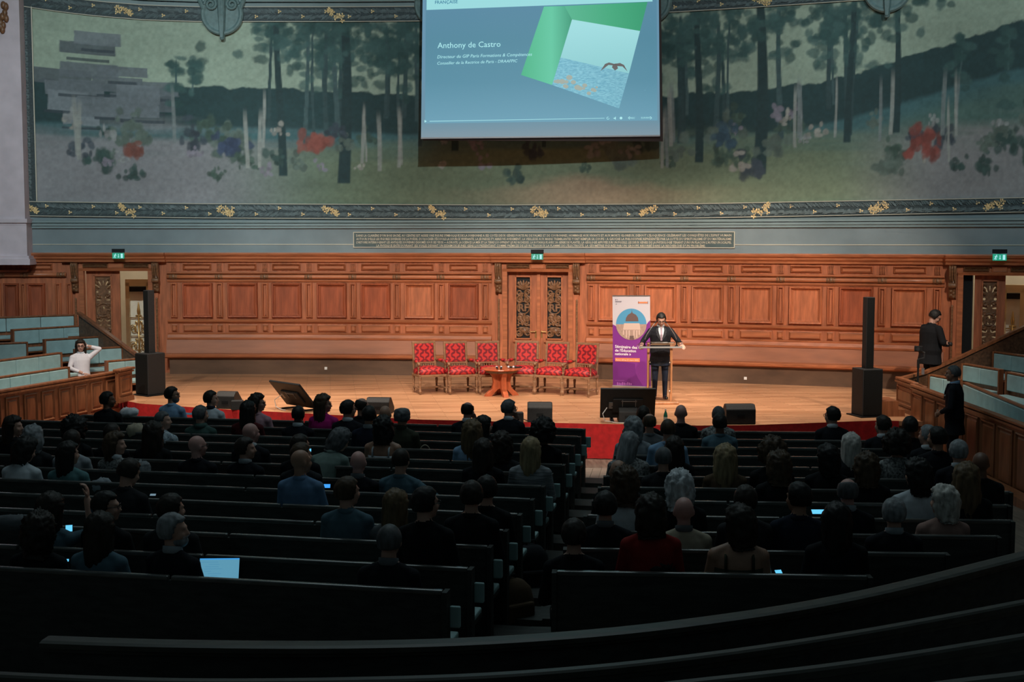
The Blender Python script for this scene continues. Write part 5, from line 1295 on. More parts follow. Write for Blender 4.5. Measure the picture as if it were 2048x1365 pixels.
def hair_mesh(style, seed):
    nu, nv = 44, 30; m = MB(); r = random.Random(seed); so = Vector((r.uniform(0, 50), r.uniform(0, 50), r.uniform(0, 50)))
    rx, ry, rz = .0805, .1015, .104; P = dict(short=(-.66, .011, 0, 0), crop=(-.6, .004, 0, 0), bald=(-.62, .005, 0, 0), bob=(-1.3, .03, .05, .10), long=(-1.3, .022, .20, .06), curly=(-1.2, .036, .05, .08), afro=(-.75, .062, 0, .05), wavy=(-1.3, .035, .22, .10), flat=(-.6, .018, 0, 0), bun=(-.6, .010, 0, 0), tail=(-.6, .012, 0, 0))[style]
    hl0, thick, drop, flare = P; rings = []
    for i in range(nv + 1):
        th = math.pi * (.02 + .96 * i / nv); ring = []
        for j in range(nu):
            ph = 2 * math.pi * j / nu; x, y, z = math.sin(th) * math.sin(ph), math.sin(th) * math.cos(ph), math.cos(th); d = Vector((x, y, z))
            hl = hl0 + (.46 - hl0) * sstep(.05, .60, y); k = sstep(hl - .10, hl + .12, z)
            if style == 'bald': k *= 1 - sstep(.52, .80, z + .35 * y)
            nzv = noise.noise(d * 3.2 + so); n2_ = noise.noise(d * 8.5 + so)
            th_ = thick * (1 + .5 * nzv + .35 * n2_)
            if style in ('curly', 'afro'): th_ += thick * .45 * noise.noise(d * 11 + so) + .010 * noise.noise(d * 22 + so)
            if style in ('long', 'bob', 'wavy'): th_ += .004 * math.sin(ph * 19 + 3 * nzv) 
            f = (th_ + .004) * k - .022 * (1 - k)
            q = Vector((x * (rx + f), y * (ry + f) - .010, z * (rz + f) + .018))
            if style == 'flat' and q.z > .10: q.z = .10 + (q.z - .10) * .35
            if drop and z < .15:
                w = sstep(.15, -.75, z) if False else min(1, max(0, (.15 - z) / .9)); w = w * w * (3 - 2 * w)
                back = 1 - sstep(.0, .5, y)
                # blunt lower edge instead of a pole
                bl = max(math.sin(th), .78 if z < -.45 else math.sin(th)) / max(math.sin(th), 1e-3)
                if i < nv and back > 0:
                    q.x *= 1 + (bl - 1) * back * .9; q.y = q.y * (1 + (bl - 1) * back * .7) - .02 * w * back
                q.z -= drop * w * back * (1 + .15 * nzv); q.x *= 1 + flare * w * 2
            ring.append(q)
        rings.append(ring)
    m.rings(rings[::-1])
    if style == 'bun': m.ell((0, -.10, .10), (.042, .04, .04), 12, 8)
    if style == 'tail': m.tube([(0, -.11, .04), (0, -.155, .0), (0, -.15, -.10), (.01, -.135, -.22)], [.03, .034, .030, .012], 10)
    return m.mesh('hair_' + style, True)
HM = {}
def get_hair(style, seed):
    k = (style, seed % 3)
    if k not in HM: HM[k] = hair_mesh(style, seed % 3 * 13 + len(style))
    return HM[k]
def hairm(name):
    c = dict(black=(.010, .009, .008), dark=(.020, .014, .010), brown=(.060, .036, .020), lbrown=(.13, .085, .045), blond=(.27, .20, .11), grey=(.21, .22, .23), dgrey=(.085, .088, .092), white=(.52, .54, .56), red=(.10, .025, .015), platinum=(.50, .47, .43))[name]
    return mat('hair_' + name, c + (1,), .55, var=.45, scale=26, stretch=(1, 1, .25), spec=.3)
def skinm(name): return mat('skin_' + name, dict(light=(.52, .29, .215, 1), pink=(.54, .29, .25, 1), tan=(.38, .205, .135, 1), brown=(.16, .075, .045, 1), dark=(.07, .035, .022, 1))[name], .5, var=.06, scale=14)
CLO = dict(black=(.010, .011, .013), charcoal=(.022, .023, .026), navy=(.014, .019, .034), suit=(.011, .012, .016), white=(.56, .60, .64), lblue=(.24, .38, .56), blue=(.13, .23, .38), denim=(.085, .15, .19), teal=(.10, .21, .22), olive=(.045, .048, .032), greengrey=(.17, .23, .21), grey=(.14, .15, .16), lgrey=(.30, .33, .36), beige=(.42, .36, .27), pink=(.46, .27, .31), magenta=(.48, .02, .20), maroon=(.08, .012, .014), rose=(.33, .20, .17), red=(.24, .018, .015), green=(.05, .095, .085), brown=(.10, .065, .04))
def clom(name):
    if name in ('dots', 'print', 'stripe', 'check'):
        a, b_, sc = dict(dots=((.10, .16, .22), (.62, .68, .72), 60), print=((.02, .02, .024), (.40, .41, .40), 45), stripe=((.09, .10, .11), (.36, .38, .40), 30), check=((.06, .07, .075), (.16, .19, .19), 40))[name]
        m = mat('cloth_' + name, a + (1,), .8, scale=sc, col2=b_ + (1,), stretch=(1, 1, 1) if name != 'stripe' else (.2, .2, 3)); return m
    return mat('cloth_' + name, CLO[name] + (1,), .85, var=.12, scale=12, spec=.15)
BOT = ('charcoal', 'navy', 'black', 'denim')
shoe_m = mat('black_shoe', (.012, .011, .010, 1), .35)
glass_m = mat('spectacle_frame', (.012, .012, .012, 1), .3)
gl_mb = MB()
for s in (-1, 1):
    gl_mb.tube([(s * .032 + .024 * math.cos(t), .103 - .004 * abs(math.cos(t)), .004 + .018 * math.sin(t)) for t in np.linspace(0, 6.283, 15)], .0028, 5); gl_mb.tube([(s * .056, .098, .008), (s * .078, .05, .010), (s * .083, -.01, .006)], .003, 5)
gl_mb.tube([(-.009, .107, .006), (.009, .107, .006)], .003, 5)
gl_me = gl_mb.mesh('glasses', True)
def collar_mesh():
    m = MB(); rg = []
    for (r, z) in ((.064, -.012), (.070, .0), (.066, .030), (.060, .032), (.060, -.012)): rg.append([(r * math.cos(6.28318 * j / 20), r * math.sin(6.28318 * j / 20) * 1.0, z - .012 * math.sin(6.28318 * j / 20)) for j in range(20)])
    m.rings(rg, cap=False); return m.mesh('collar', True)
col_me = collar_mesh()
eye_me = MB().ell((0, 0, 0), (.012, .007, .007), 10, 6).mesh('eye', True); lip_me = MB().ell((0, 0, 0), (.021, .006, .006), 10, 6).mesh('mouth', True)
brow_me = MB().tube([(-.017, 0, 0), (0, .004, .004), (.017, -.002, .001)], [.002, .0042, .002], 6).mesh('eyebrow', True)
eye_m = mat('eye_dark', (.03, .02, .015, 1), .2); lip_m = mat('lips', (.30, .10, .085, 1), .5)
def dress(t, a, skin, top, bottom, hair, hcol, seed, glasses=False, collar=None, face=False, beard=None, scarf=None, extra_hair_scale=1.0):
    b = bpy.data.objects.new('body', a['me']); link(b); b.parent = t
    for k, m_ in enumerate((skinm(skin), clom(top), clom(bottom), shoe_m)): b.material_slots[k].link = 'OBJECT'; b.material_slots[k].material = m_
    def on_head(name, me, m_, off=(0, 0, 0), sc=1.0):
        o = bpy.data.objects.new(name, me); link(o); o.parent = t; o.location = a['hc'] + a['R'] @ Vector(off); o.rotation_euler = a['R'].to_euler(); o.scale = (sc,) * 3
        if not me.materials: me.materials.append(None)
        o.material_slots[0].link = 'OBJECT'; o.material_slots[0].material = m_; return o
    if hair: on_head('hair', get_hair(hair, seed), hairm(hcol), sc=extra_hair_scale)
    if glasses: on_head('glasses', gl_me, glass_m)
    if face:
        for s in (-1, 1):
            on_head('eye', eye_me, eye_m, (s * .032, .0865, .004)); on_head('eyebrow', brow_me, hairm(hcol if hcol not in ('white',) else 'grey'), (s * .034, .096, .028))
        on_head('mouth', lip_me, lip_m, (0, .0965, -.061))
    if beard:
        bm = MB(); bm.ell((0, .035, -.078), (.062, .066, .052), 14, 10); bm.ell((0, .086, -.050), (.028, .014, .008), 10, 6); on_head('beard', bm.mesh('beard', True), hairm(beard))
    if collar:
        o = bpy.data.objects.new('collar', col_me); link(o); o.parent = t; o.location = a['neck'] + Vector((0, -.002, .012)); o.rotation_euler = (-a['lean'] * .8, 0, 0); o.scale = (1.05, 1.1, 1.25)
        if not col_me.materials: col_me.materials.append(None)
        o.material_slots[0].link = 'OBJECT'; o.material_slots[0].material = clom(collar)
    if not collar:
        o = bpy.data.objects.new('neckband', col_me); link(o); o.parent = t; o.location = a['neck'] + Vector((0, -.002, -.006)); o.rotation_euler = (-a['lean'] * .8, 0, 0); o.scale = (1.1, 1.15, 1.0)
        if not col_me.materials: col_me.materials.append(None)
        o.material_slots[0].link = 'OBJECT'; o.material_slots[0].material = clom(top)
    if scarf: MB().lathe([(.075, -.03), (.095, -.01), (.095, .03), (.07, .05)], 18, a['neck']).build('scarf', clom(scarf), t, smooth=True)
    return b
# block, px, py(top of head), arch, hair, hair colour, skin, top, options, label
PEOPLE = [
 ('L', 213, 785, 'rprof', 'short', 'black', 'brown', 'black', {}, 'dark-haired person in black at the far left end of the front bench'),
 ('L', 24, 835, 'rprof', 'long', 'dark', 'light', 'black', {}, 'dark-haired woman in profile at the left edge, behind the parapet foot'),
 ('L', 65, 855, 'fwd', 'bob', 'grey', 'light', 'charcoal', {}, 'person with streaked grey hair near the left edge'),
 ('L', 57, 879, 'downr', 'bob', 'black', 'light', 'white', {}, 'black-haired person in a white T-shirt near the left edge'),
 ('L', 148, 841, 'fwd', 'afro', 'black', 'brown', 'black', {}, 'person with a full round black hairdo below the left parapet'),
 ('L', 143, 862, 'fwd', 'short', 'dark', 'light', 'lgrey', {}, 'short-haired person in a pale blue-grey shirt on the left side'),
 ('L', 135, 887, 'right', 'long', 'black', 'light', 'teal', {}, 'long-haired person in a teal top just below the pale blue-grey shirt'),
 ('L', 228, 869, 'rprof', 'bob', 'brown', 'light', 'print', {'collar': 'white'}, 'brown-haired woman in profile wearing a patterned top on the left side'),
 ('L', 223, 849, 'fwd', 'short', 'dark', 'tan', 'black', {}, 'dim dark-haired head just above the woman in the patterned top'),
 ('L', 264, 920, 'downr', 'short', 'dark', 'light', 'charcoal', {}, 'dark-haired man bent forward above a small lit sheet on the left side'),
 ('L', 100, 990, 'up', 'long', 'dark', 'light', 'denim', {}, 'long-haired person raising a bare forearm at the far left'),
 ('L', 77, 1032, 'fwd', 'curly', 'dark', 'light', 'black', {}, 'person with big frizzy dark hair beside the glowing phone at the lower left'),
 ('L', 208, 986, 'rprof', 'short', 'black', 'light', 'black', {'glasses': True}, 'black-haired man with glasses in profile, lower left'),
 ('L', 198, 1030, 'fwd', 'long', 'dark', 'light', 'denim', {}, 'woman with long dark hair and a denim shirt, lower left'),
 ('L', 342, 1030, 'rprof', 'short', 'grey', 'light', 'suit', {'beard': 'grey', 'collar': 'lgrey'}, 'grey-bearded man in a dark suit beside the lit laptop'),
 ('L', 340, 991, 'right', 'short', 'dark', 'light', 'charcoal', {}, 'dark-haired man in the row before the grey-bearded man'),
 ('L', 342, 775, 'rprof', 'short', 'black', 'tan', 'lblue', {'glasses': True, 'beard': 'dgrey', 'face': True}, 'bearded man with glasses and a light blue shirt in the front row'),
 ('L', 420, 783, 'rprof', 'short', 'dark', 'light', 'white', {'face': True, 'collar': 'navy'}, 'dark-haired man in a white shirt and lanyard in the front row'),
 ('L', 513, 791, 'rprof', 'bob', 'dark', 'light', 'pink', {'glasses': True, 'face': True}, 'bobbed dark-haired woman with glasses and a pink top in the front row'),
 ('L', 495, 805, 'fwd', 'long', 'black', 'light', 'maroon', {}, 'woman with straight long black hair and a maroon top'),
 ('L', 400, 813, 'right', 'short', 'dgrey', 'light', 'green', {'scarf': 'green'}, 'grey-haired man in a green jacket left of the small stage box'),
 ('L', 323, 824, 'rprof', 'crop', 'dgrey', 'light', 'dots', {}, 'man in a spotted pale shirt on the left side'),
 ('L', 305, 849, 'fwd', 'wavy', 'dark', 'light', 'black', {}, 'woman with long wavy dark hair behind the man in the spotted shirt'),
 ('L', 500, 847, 'right', None, 'dark', 'pink', 'suit', {'collar': 'white'}, 'pink-headed bald man in a dark suit and white collar, left block'),
 ('L', 393, 872, 'right', None, 'dark', 'pink', 'suit', {'glasses': True}, 'shaven-headed man with glasses and a dark jacket, left block'),
 ('L', 488, 877, 'rprof', 'short', 'dark', 'light', 'suit', {'collar': 'lgrey'}, 'dark-haired man in a dark suit next to the shaven-headed man with glasses'),
 ('L', 596, 813, 'fwd', 'crop', 'black', 'dark', 'suit', {'collar': 'white'}, 'close-cropped man in a dark suit with a white collar below the left floor screen'),
 ('L', 645, 793, 'rprof', 'wavy', 'brown', 'light', 'magenta', {'glasses': True, 'face': True}, 'woman with long brown hair and glasses in a magenta top'),
 ('L', 695, 802, 'right', 'short', 'black', 'light', 'suit', {'glasses': True, 'collar': 'white'}, 'black-haired man with glasses and dark suit right of the magenta top'),
 ('L', 723, 797, 'right', 'bald', 'dark', 'light', 'black', {}, 'balding man in black just left of the grey-topped wedge monitor'),
 ('L', 738, 814, 'fwd', 'short', 'black', 'tan', 'navy', {'collar': 'lgrey'}, 'black-haired man in a navy jacket below the grey-topped wedge monitor'),
 ('L', 770, 812, 'fwd', None, 'dark', 'tan', 'black', {}, 'shaven-headed man in black in front of the grey-topped wedge monitor'),
 ('L', 804, 816, 'fwd', 'flat', 'dgrey', 'tan', 'olive', {'glasses': True, 'collar': 'olive'}, 'man with flat-topped grey hair and an olive jacket'),
 ('L', 766, 838, 'fwd', 'curly', 'black', 'tan', 'pink', {'bare': True}, 'bare-shouldered woman with big black hair beside a sheet of paper'),
 ('L', 688, 862, 'hunch', 'bob', 'dgrey', 'light', 'greengrey', {}, 'grey-haired person in a pale green shirt leaning over to the right'),
 ('L', 599, 871, 'right', 'short', 'dark', 'light', 'black', {}, 'dark head above the man holding up a phone, left block'),
 ('L', 601, 888, 'right', 'short', 'brown', 'light', 'charcoal', {}, 'brown-haired person holding up a small lit phone'),
 ('L', 600, 900, 'right', None, 'dark', 'tan', 'blue', {}, 'bald man with a blue shirt, left block'),
 ('L', 716, 903, 'fwd', None, 'dark', 'pink', 'suit', {'collar': 'grey'}, 'bald man in a dark suit, middle of the left block'),
 ('L', 801, 899, 'out', 'crop', 'dark', 'light', 'denim', {}, 'man in a grey-blue jacket stretching an arm along the bench'),
 ('L', 935, 805, 'cheek', 'bald', 'black', 'pink', 'suit', {'collar': 'white'}, 'balding man in a dark suit with a hand to his face in the front row'),
 ('L', 1017, 801, 'chin', 'short', 'dgrey', 'light', 'suit', {'glasses': True, 'collar': 'white'}, 'grey-haired man with glasses, hand on chin, in the front row'),
 ('L', 944, 845, 'fwd', 'wavy', 'lbrown', 'light', 'lblue', {}, 'woman with long wavy light-brown hair and a light blue top'),
 ('L', 966, 835, 'right', 'long', 'black', 'light', 'black', {}, 'black-haired woman just right of the wavy light-brown hair'),
 ('L', 966, 882, 'fwd', 'long', 'dark', 'light', 'black', {}, 'woman with long straight dark hair behind the light-brown hair'),
 ('L', 1003, 870, 'fwd', 'curly', 'dark', 'light', 'charcoal', {}, 'dark curly-haired person between the two women near the aisle'),
 ('L', 1061, 879, 'fwd', 'long', 'blond', 'light', 'stripe', {}, 'woman with long dark-blond hair and a striped grey top near the aisle'),
 ('L', 1086, 847, 'fwd', 'afro', 'black', 'brown', 'black', {}, 'person with a tall round black hairdo at the aisle end, left block'),
 ('L', 693, 957, 'right', 'short', 'brown', 'light', 'denim', {}, 'brown-haired person in a blue-green jacket right of the blue glowing phone'),
 ('L', 790, 984, 'fwd', 'long', 'lbrown', 'light', 'grey', {}, 'woman with long light-brown hair, lower middle of the left block'),
 ('L', 778, 1052, 'fwd', 'crop', 'dgrey', 'light', 'suit', {'collar': 'grey'}, 'close-cropped grey-haired man in a dark suit near the rearmost bench'),
 ('L', 849, 977, 'right', 'short', 'black', 'light', 'black', {'glasses': True}, 'black-haired person with glasses right of the long light-brown hair'),
 ('L', 943, 965, 'fwd', 'short', 'dark', 'light', 'black', {}, 'broad dark-haired man in a black jacket near the aisle, left block'),
 ('L', 973, 954, 'fwd', 'short', 'black', 'light', 'black', {}, 'dark-haired man just behind the outstretched arm, near the aisle'),
 ('R', 1267, 838, 'fwd', 'bob', 'grey', 'light', 'lgrey', {}, 'woman with bobbed wavy grey hair left of the green bottle'),
 ('R', 1287, 814, 'fwd', 'short', 'dark', 'light', 'black', {}, 'dark-haired person in black in front of the lectern screen'),
 ('R', 1299, 828, 'fwd', 'bald', 'brown', 'light', 'grey', {}, 'balding man in a grey jacket below the lectern screen'),
 ('R', 1336, 840, 'fwd', 'crop', 'brown', 'light', 'lblue', {}, 'man in a light blue shirt below the green bottle'),
 ('R', 1362, 810, 'fwd', None, 'dark', 'pink', 'black', {}, 'bald man in black in the front row right of the lectern'),
 ('R', 1437, 814, 'fwd', 'crop', 'dgrey', 'light', 'print', {}, 'person in a black and white patterned shirt by the right wedge monitor'),
 ('R', 1440, 829, 'fwd', 'short', 'black', 'brown', 'denim', {}, 'black-haired man in a blue-grey shirt in front of the right wedge monitor'),
 ('R', 1261, 868, 'downr', 'long', 'grey', 'light', 'print', {}, 'woman with long ash hair and zebra-patterned sleeves'),
 ('R', 1349, 877, 'fwd', 'long', 'dark', 'light', 'black', {}, 'woman with long dark hair behind the light blue shirt'),
 ('R', 1327, 896, 'fwd', 'crop', 'dgrey', 'light', 'charcoal', {}, 'man with close-cropped dark grey hair, right block'),
 ('R', 1237, 921, 'fwd', None, 'dark', 'tan', 'black', {}, 'bald man at the aisle end, right block'),
 ('R', 1249, 940, 'fwd', 'curly', 'brown', 'light', 'white', {}, 'curly brown-haired person in a white shirt at the aisle, right block'),
 ('R', 1360, 948, 'fwd', 'curly', 'white', 'light', 'black', {}, 'person with bright white curly hair'),
 ('R', 1211, 986, 'fwd', 'short', 'black', 'light', 'suit', {'collar': 'grey'}, 'black-haired man in a dark suit behind the white shirt, at the aisle'),
 ('R', 1302, 996, 'fwd', 'bob', 'dark', 'light', 'red', {}, 'dark-haired woman in a bright red top'),
 ('R', 1368, 995, 'fwd', None, 'dark', 'pink', 'beige', {'collar': 'grey'}, 'bald man in a crumpled beige shirt'),
 ('R', 1148, 1041, 'fwd', 'short', 'dark', 'light', 'black', {}, 'dark-haired man in black on the rearmost benches beside the aisle'),
 ('R', 1316, 1112, 'fwd', 'curly', 'black', 'light', 'black', {}, 'barely visible dark curly head at the rearmost bench, right block'),
 ('R', 1451, 895, 'fwd', 'wavy', 'blond', 'light', 'brown', {}, 'woman with long wavy blond hair, right block'),
 ('R', 1545, 885, 'fwd', 'afro', 'brown', 'light', 'black', {}, 'person with a round brown curly hairdo, farther of the two curly heads'),
 ('R', 1558, 908, 'fwd', 'curly', 'brown', 'light', 'black', {}, 'person with long brown curls, nearer of the two curly heads'),
 ('R', 1492, 974, 'fwd', 'short', 'dark', 'light', 'charcoal', {}, 'dim dark-haired person left of the man in navy, right block'),
 ('R', 1480, 1017, 'left', 'bob', 'dark', 'tan', 'olive', {'bare': True}, 'dark-haired woman with one bare shoulder, right of the beige shirt'),
 ('R', 1666, 815, 'left', 'short', 'black', 'light', 'suit', {'glasses': True, 'collar': 'white'}, 'black-haired man with glasses alone on the front bench at the right'),
 ('R', 1703, 870, 'fwd', 'long', 'platinum', 'light', 'charcoal', {}, 'woman with long platinum hair'),
 ('R', 1656, 894, 'left', 'bob', 'black', 'light', 'black', {}, 'black-haired woman writing, left of the platinum hair'),
 ('R', 1767, 833, 'left', 'short', 'dark', 'light', 'suit', {'collar': 'white'}, 'man in a dark suit and white collar below the right column loudspeaker'),
 ('R', 1821, 835, 'fwd', 'short', 'black', 'brown', 'black', {}, 'dark silhouetted man in front of the stage steps'),
 ('R', 1794, 869, 'fwd', 'afro', 'dark', 'light', 'print', {}, 'woman with a big dark curly mane and black and white blouse'),
 ('R', 1857, 851, 'left', 'crop', 'grey', 'light', 'suit', {'collar': 'white'}, 'grey-haired man in a dark suit below the standing man'),
 ('R', 1876, 856, 'left', 'short', 'black', 'tan', 'suit', {}, 'black-haired man beside the grey-haired man below the standing man'),
 ('R', 1918, 882, 'fwd', 'short', 'grey', 'light', 'suit', {'collar': 'white'}, 'silver-haired man in a dark suit near the right parapet'),
 ('R', 1962, 905, 'fwd', None, 'dark', 'brown', 'black', {}, 'bald man nearest the right parapet'),
 ('R', 1934, 933, 'fwd', 'wavy', 'lbrown', 'light', 'black', {}, 'woman with long wavy light-brown hair near the right parapet'),
 ('R', 1734, 912, 'fwd', 'curly', 'brown', 'light', 'black', {}, 'person with brown curls above the balding man in the dark suit'),
 ('R', 1696, 958, 'fwd', 'bald', 'dgrey', 'pink', 'suit', {'collar': 'lgrey'}, 'balding pink-headed man in a dark suit, right block'),
 ('R', 1599, 968, 'left', 'short', 'black', 'tan', 'navy', {}, 'black-haired man in navy left of the glowing tablet'),
 ('R', 1674, 1011, 'fwd', 'long', 'black', 'light', 'black', {}, 'black-haired person right of the glowing tablet'),
 ('R', 1789, 999, 'fwd', 'short', 'grey', 'light', 'suit', {'collar': 'lgrey'}, 'grey-haired man in a dark suit near the right end of the rear benches'),
 ('R', 1889, 977, 'left', 'bob', 'platinum', 'light', 'rose', {}, 'ash-blond bobbed woman in a dusty rose top'),
 ('R', 1836, 925, 'left', 'curly', 'black', 'tan', 'white', {}, 'dark curly-haired person in a white top near the right side'),
 ('R', 1846, 955, 'fwd', 'long', 'dark', 'light', 'check', {}, 'long-haired person in a grey-green checked knit, right block'),
 ('R', 1615, 1057, 'fwd', 'long', 'brown', 'light', 'black', {}, 'woman with long brown hair beside the small glowing phone on the rear bench'),
]
placed = []
for i, (blk, px, py, ar, hair, hc_, skin, top, opt, lab) in enumerate(PEOPLE):
    a = A[ar]; d = ray(px, py); rows = ROWS[blk]; n = rows[0][1]
    # depth at which a seated head top (0.31 m above the bench top) meets the sight line, snapped to a row
    t0 = (BA + .42 - CZ) / (d.z - BB * d.y); w0 = (Vector((d.x, d.y, 0)) * t0).dot(n)
    cand = sorted(range(len(rows)), key=lambda k: abs(rows[k][0] + .24 - w0))
    for k in cand[:4]:
        t = (rows[k][0] + .24) / Vector((d.x, d.y, 0)).dot(n); P = Vector((0, 0, CZ)) + d * t
        if all((P - q).length > (.42 if kk == k and bb == blk else .28) for q, kk, bb in placed): break
    placed.append((P.copy(), k, blk))
    rz = math.atan2(-n.x, n.y) + random.Random(i).uniform(-.08, .08); sc = 1.0
    off = RZ(rz) @ a['top']; base = P - off
    fz = rows[k][3]; dz = base.z - fz
    if abs(dz) > .2: print('PERSON', i, lab, 'row', k, 'dz %.2f' % dz)
    t = thing('person', lab, 'person', base, rz, 'seated audience')
    topm = top
    dress(t, a, skin, top if not opt.get('bare') else top, BOT[i % 4], hair, hc_, i, opt.get('glasses', False), opt.get('collar'), opt.get('face', False), opt.get('beard'), opt.get('scarf'))
    if opt.get('bare'):   # bare shoulders: the garment slot shows skin, a strap top is added
        b_ = [c for c in t.children if c.name.startswith('body')][0]; b_.material_slots[1].material = skinm(skin)
        mtop = MB(); prof = [(-.04, .162, .127), (.04, .179, .139), (.16, .167, .125), (.28, .177, .127), (.36, .188, .122)]
        mtop.rings([[(rx * math.cos(6.28318 * j / 24), ry * math.sin(6.28318 * j / 24), .5 + z) for j in range(24)] for z, rx, ry in prof])
        for s in (-1, 1): mtop.tube([(s * .10, -.112, .84), (s * .10, -.10, .94), (s * .095, -.02, .985), (s * .10, .10, .92), (s * .10, .118, .84)], .012, 6)
        mtop.build('strap_top', clom('white' if 'paper' in lab else 'olive'), t, smooth=True)

# ---- the woman in the left tribune
wb_ = body('body_tribune_woman', lean=-.12, yaw=-.25, armL=dict(el=(-.36, .0, 1.10), wr=(-.13, -.02, 1.17), d=(1, -.1, .15), n=(0, -1, 0), s=(0, 0, 1), curl=.5), armR=dict(el=(.25, .05, .74), wr=(.04, .28, .64), d=(-.8, .6, -.1), n=(0, 0, -1), s=(0, 1, 0), curl=.3), vox=.008)
P = ony(161, 681, 26.35); rz = math.pi + .55
t = thing('person', 'woman in a white blouse leaning back, hand behind her head, on the left tribune', 'person', P - RZ(rz) @ wb_['top'], rz)
dress(t, wb_, 'light', 'white', 'black', 'long', 'dark', 1, True, 'white', True)
for c in t.children:
    if c.name.startswith('body'): c.material_slots[1].material = mat('white_blouse', (.74, .72, .76, 1), .8, var=.04)
# ---- the speaker
sp_b = body('body_speaker', 'stand', lean=.12, pitch=.50, wide=.018, coat=True, vox=.008, armL=dict(el=(-.34, .10, 1.14), wr=(-.385, .29, 1.09), d=(-.15, .9, -.35), n=(0, 0, -1), s=(1, .1, 0), curl=.5), armR=dict(el=(.34, .10, 1.14), wr=(.385, .29, 1.09), d=(.15, .9, -.35), n=(0, 0, -1), s=(-1, .1, 0), curl=.5))
P = onz(1320, 800.5, 0); rz = math.pi
t = thing('person', 'man with glasses in a dark double-breasted suit reading at the lectern', 'person', (P.x, P.y + .06, 0), rz)
dress(t, sp_b, 'light', 'suit', 'navy', 'short', 'black', 2, True, 'white', True)
def suit_front(t, a, shirt, tie_m):
    f = a['front']
    m = MB(); R0 = [[f(tt_, x * w_, .008) for x in (-1, -.5, 0, .5, 1)] for tt_, w_ in ((.525, .05), (.47, .055), (.40, .038), (.33, .02), (.28, .004))]
    for k in range(4):
        for q_ in range(4): m.poly([R0[k][q_], R0[k][q_ + 1], R0[k + 1][q_ + 1], R0[k + 1][q_]])
    m.build('shirt_front', clom(shirt), t)
    m = MB(); m.rings([[f(tt_, -w_, .012), f(tt_, w_, .012), f(tt_, w_, .020), f(tt_, -w_, .020)] for tt_, w_ in ((.528, .014), (.505, .020), (.49, .014), (.40, .020), (.28, .016))]); m.build('tie', tie_m, t)
    for s in (-1, 1):
        m = MB(); m.poly([f(.53, s * .050, .014), f(.50, s * .095, .012), f(.43, s * .10, .012), f(.41, s * .085, .014), f(.39, s * .098, .014), f(.27, s * .01, .016), f(.34, s * .030, .018), f(.46, s * .060, .018)]); m.build('lapel', mat('lapel_cloth', (.030, .032, .038, 1), .7, spec=.2), t)
suit_front(t, sp_b, 'white', mat('mauve_tie', (.30, .22, .27, 1), .6))
bt_ = MB()
for s in (-1, 1):
    for k in range(2): bt_.ell(sp_b['front'](.20 - .10 * k, s * .055, .004), (.010, .006, .010), 8, 6)
bt_.build('buttons', black, t)
# ---- the photographer
ph = body('body_photographer', 'stand', lean=.04, pitch=.55, yaw=-.35, wide=.05, coat=True, vox=.009, armL=dict(el=(-.30, .06, 1.10), wr=(-.05, .26, 1.05), d=(.9, .4, 0), n=(0, .3, 1), s=(0, 1, 0), curl=.8), armR=dict(el=(.30, .06, 1.10), wr=(.09, .26, 1.06), d=(-.8, .5, .1), n=(-.3, -.2, -1), s=(0, .6, 1), curl=.8))
P = ony(1876, 620, 24.9); rz = math.radians(-72)
t = thing('person', 'photographer in loose black clothes looking down at his camera by the right door', 'person', P - RZ(rz) @ ph['top'] * 1.03, rz); t.scale = (1.03,) * 3; t.location.z = 0
dress(t, ph, 'light', 'black', 'black', 'short', 'black', 0, True, None, True)
cam_t = thing('photo_camera', 'black camera held at the waist by the photographer', 'camera', t.location + RZ(rz) @ Vector((0.0, .36, 1.07)), rz)
MB().box((0, 0, 0), (.14, .06, .095)).box((0, 0, .06), (.06, .05, .03)).build('camera_body', black, cam_t, bevel=.01)
MB().lathe([(.035, .03), (.036, .10), (.04, .12), (.03, .122)], 16, (0, 0, 0), RX(-1.57)).build('lens', greyblack, cam_t, smooth=True)
MB().box((0, -.032, 0), (.09, .004, .06)).build('rear_display', tvs, cam_t)
# ---- camera on a gimbal stick beside him
P = ony(1836, 748, 24.15); g = thing('gimbal_camera', 'small video camera on a stabiliser stick left of the photographer', 'video camera', (P.x, P.y, 0), -.4)
MB().lathe([(.018, 0), (.018, P.z + .1), (.024, P.z + .11), (.024, P.z + .26), (.012, P.z + .27)], 10).build('stick', black, g)
for k in range(3): MB().bar((0, 0, .12), (.22 * math.cos(k * 2.09), .22 * math.sin(k * 2.09), .01), .018, .018).build('foot', black, g)
MB().tube([(0, 0, P.z + .27), (.10, 0, P.z + .30), (.11, 0, P.z + .40), (.02, .02, P.z + .43)], .016, 8).build('gimbal_arm', greyblack, g); MB().box((0, 0, P.z + .47), (.15, .07, .10)).build('camera_body', black, g, bevel=.008)
MB().lathe([(.03, 0), (.034, .09)], 12, (0, -.03, P.z + .47), RX(1.57)).build('lens', greyblack, g); MB().box((.09, -.01, P.z + .05), (.05, .04, .12)).build('grip', steel, g)
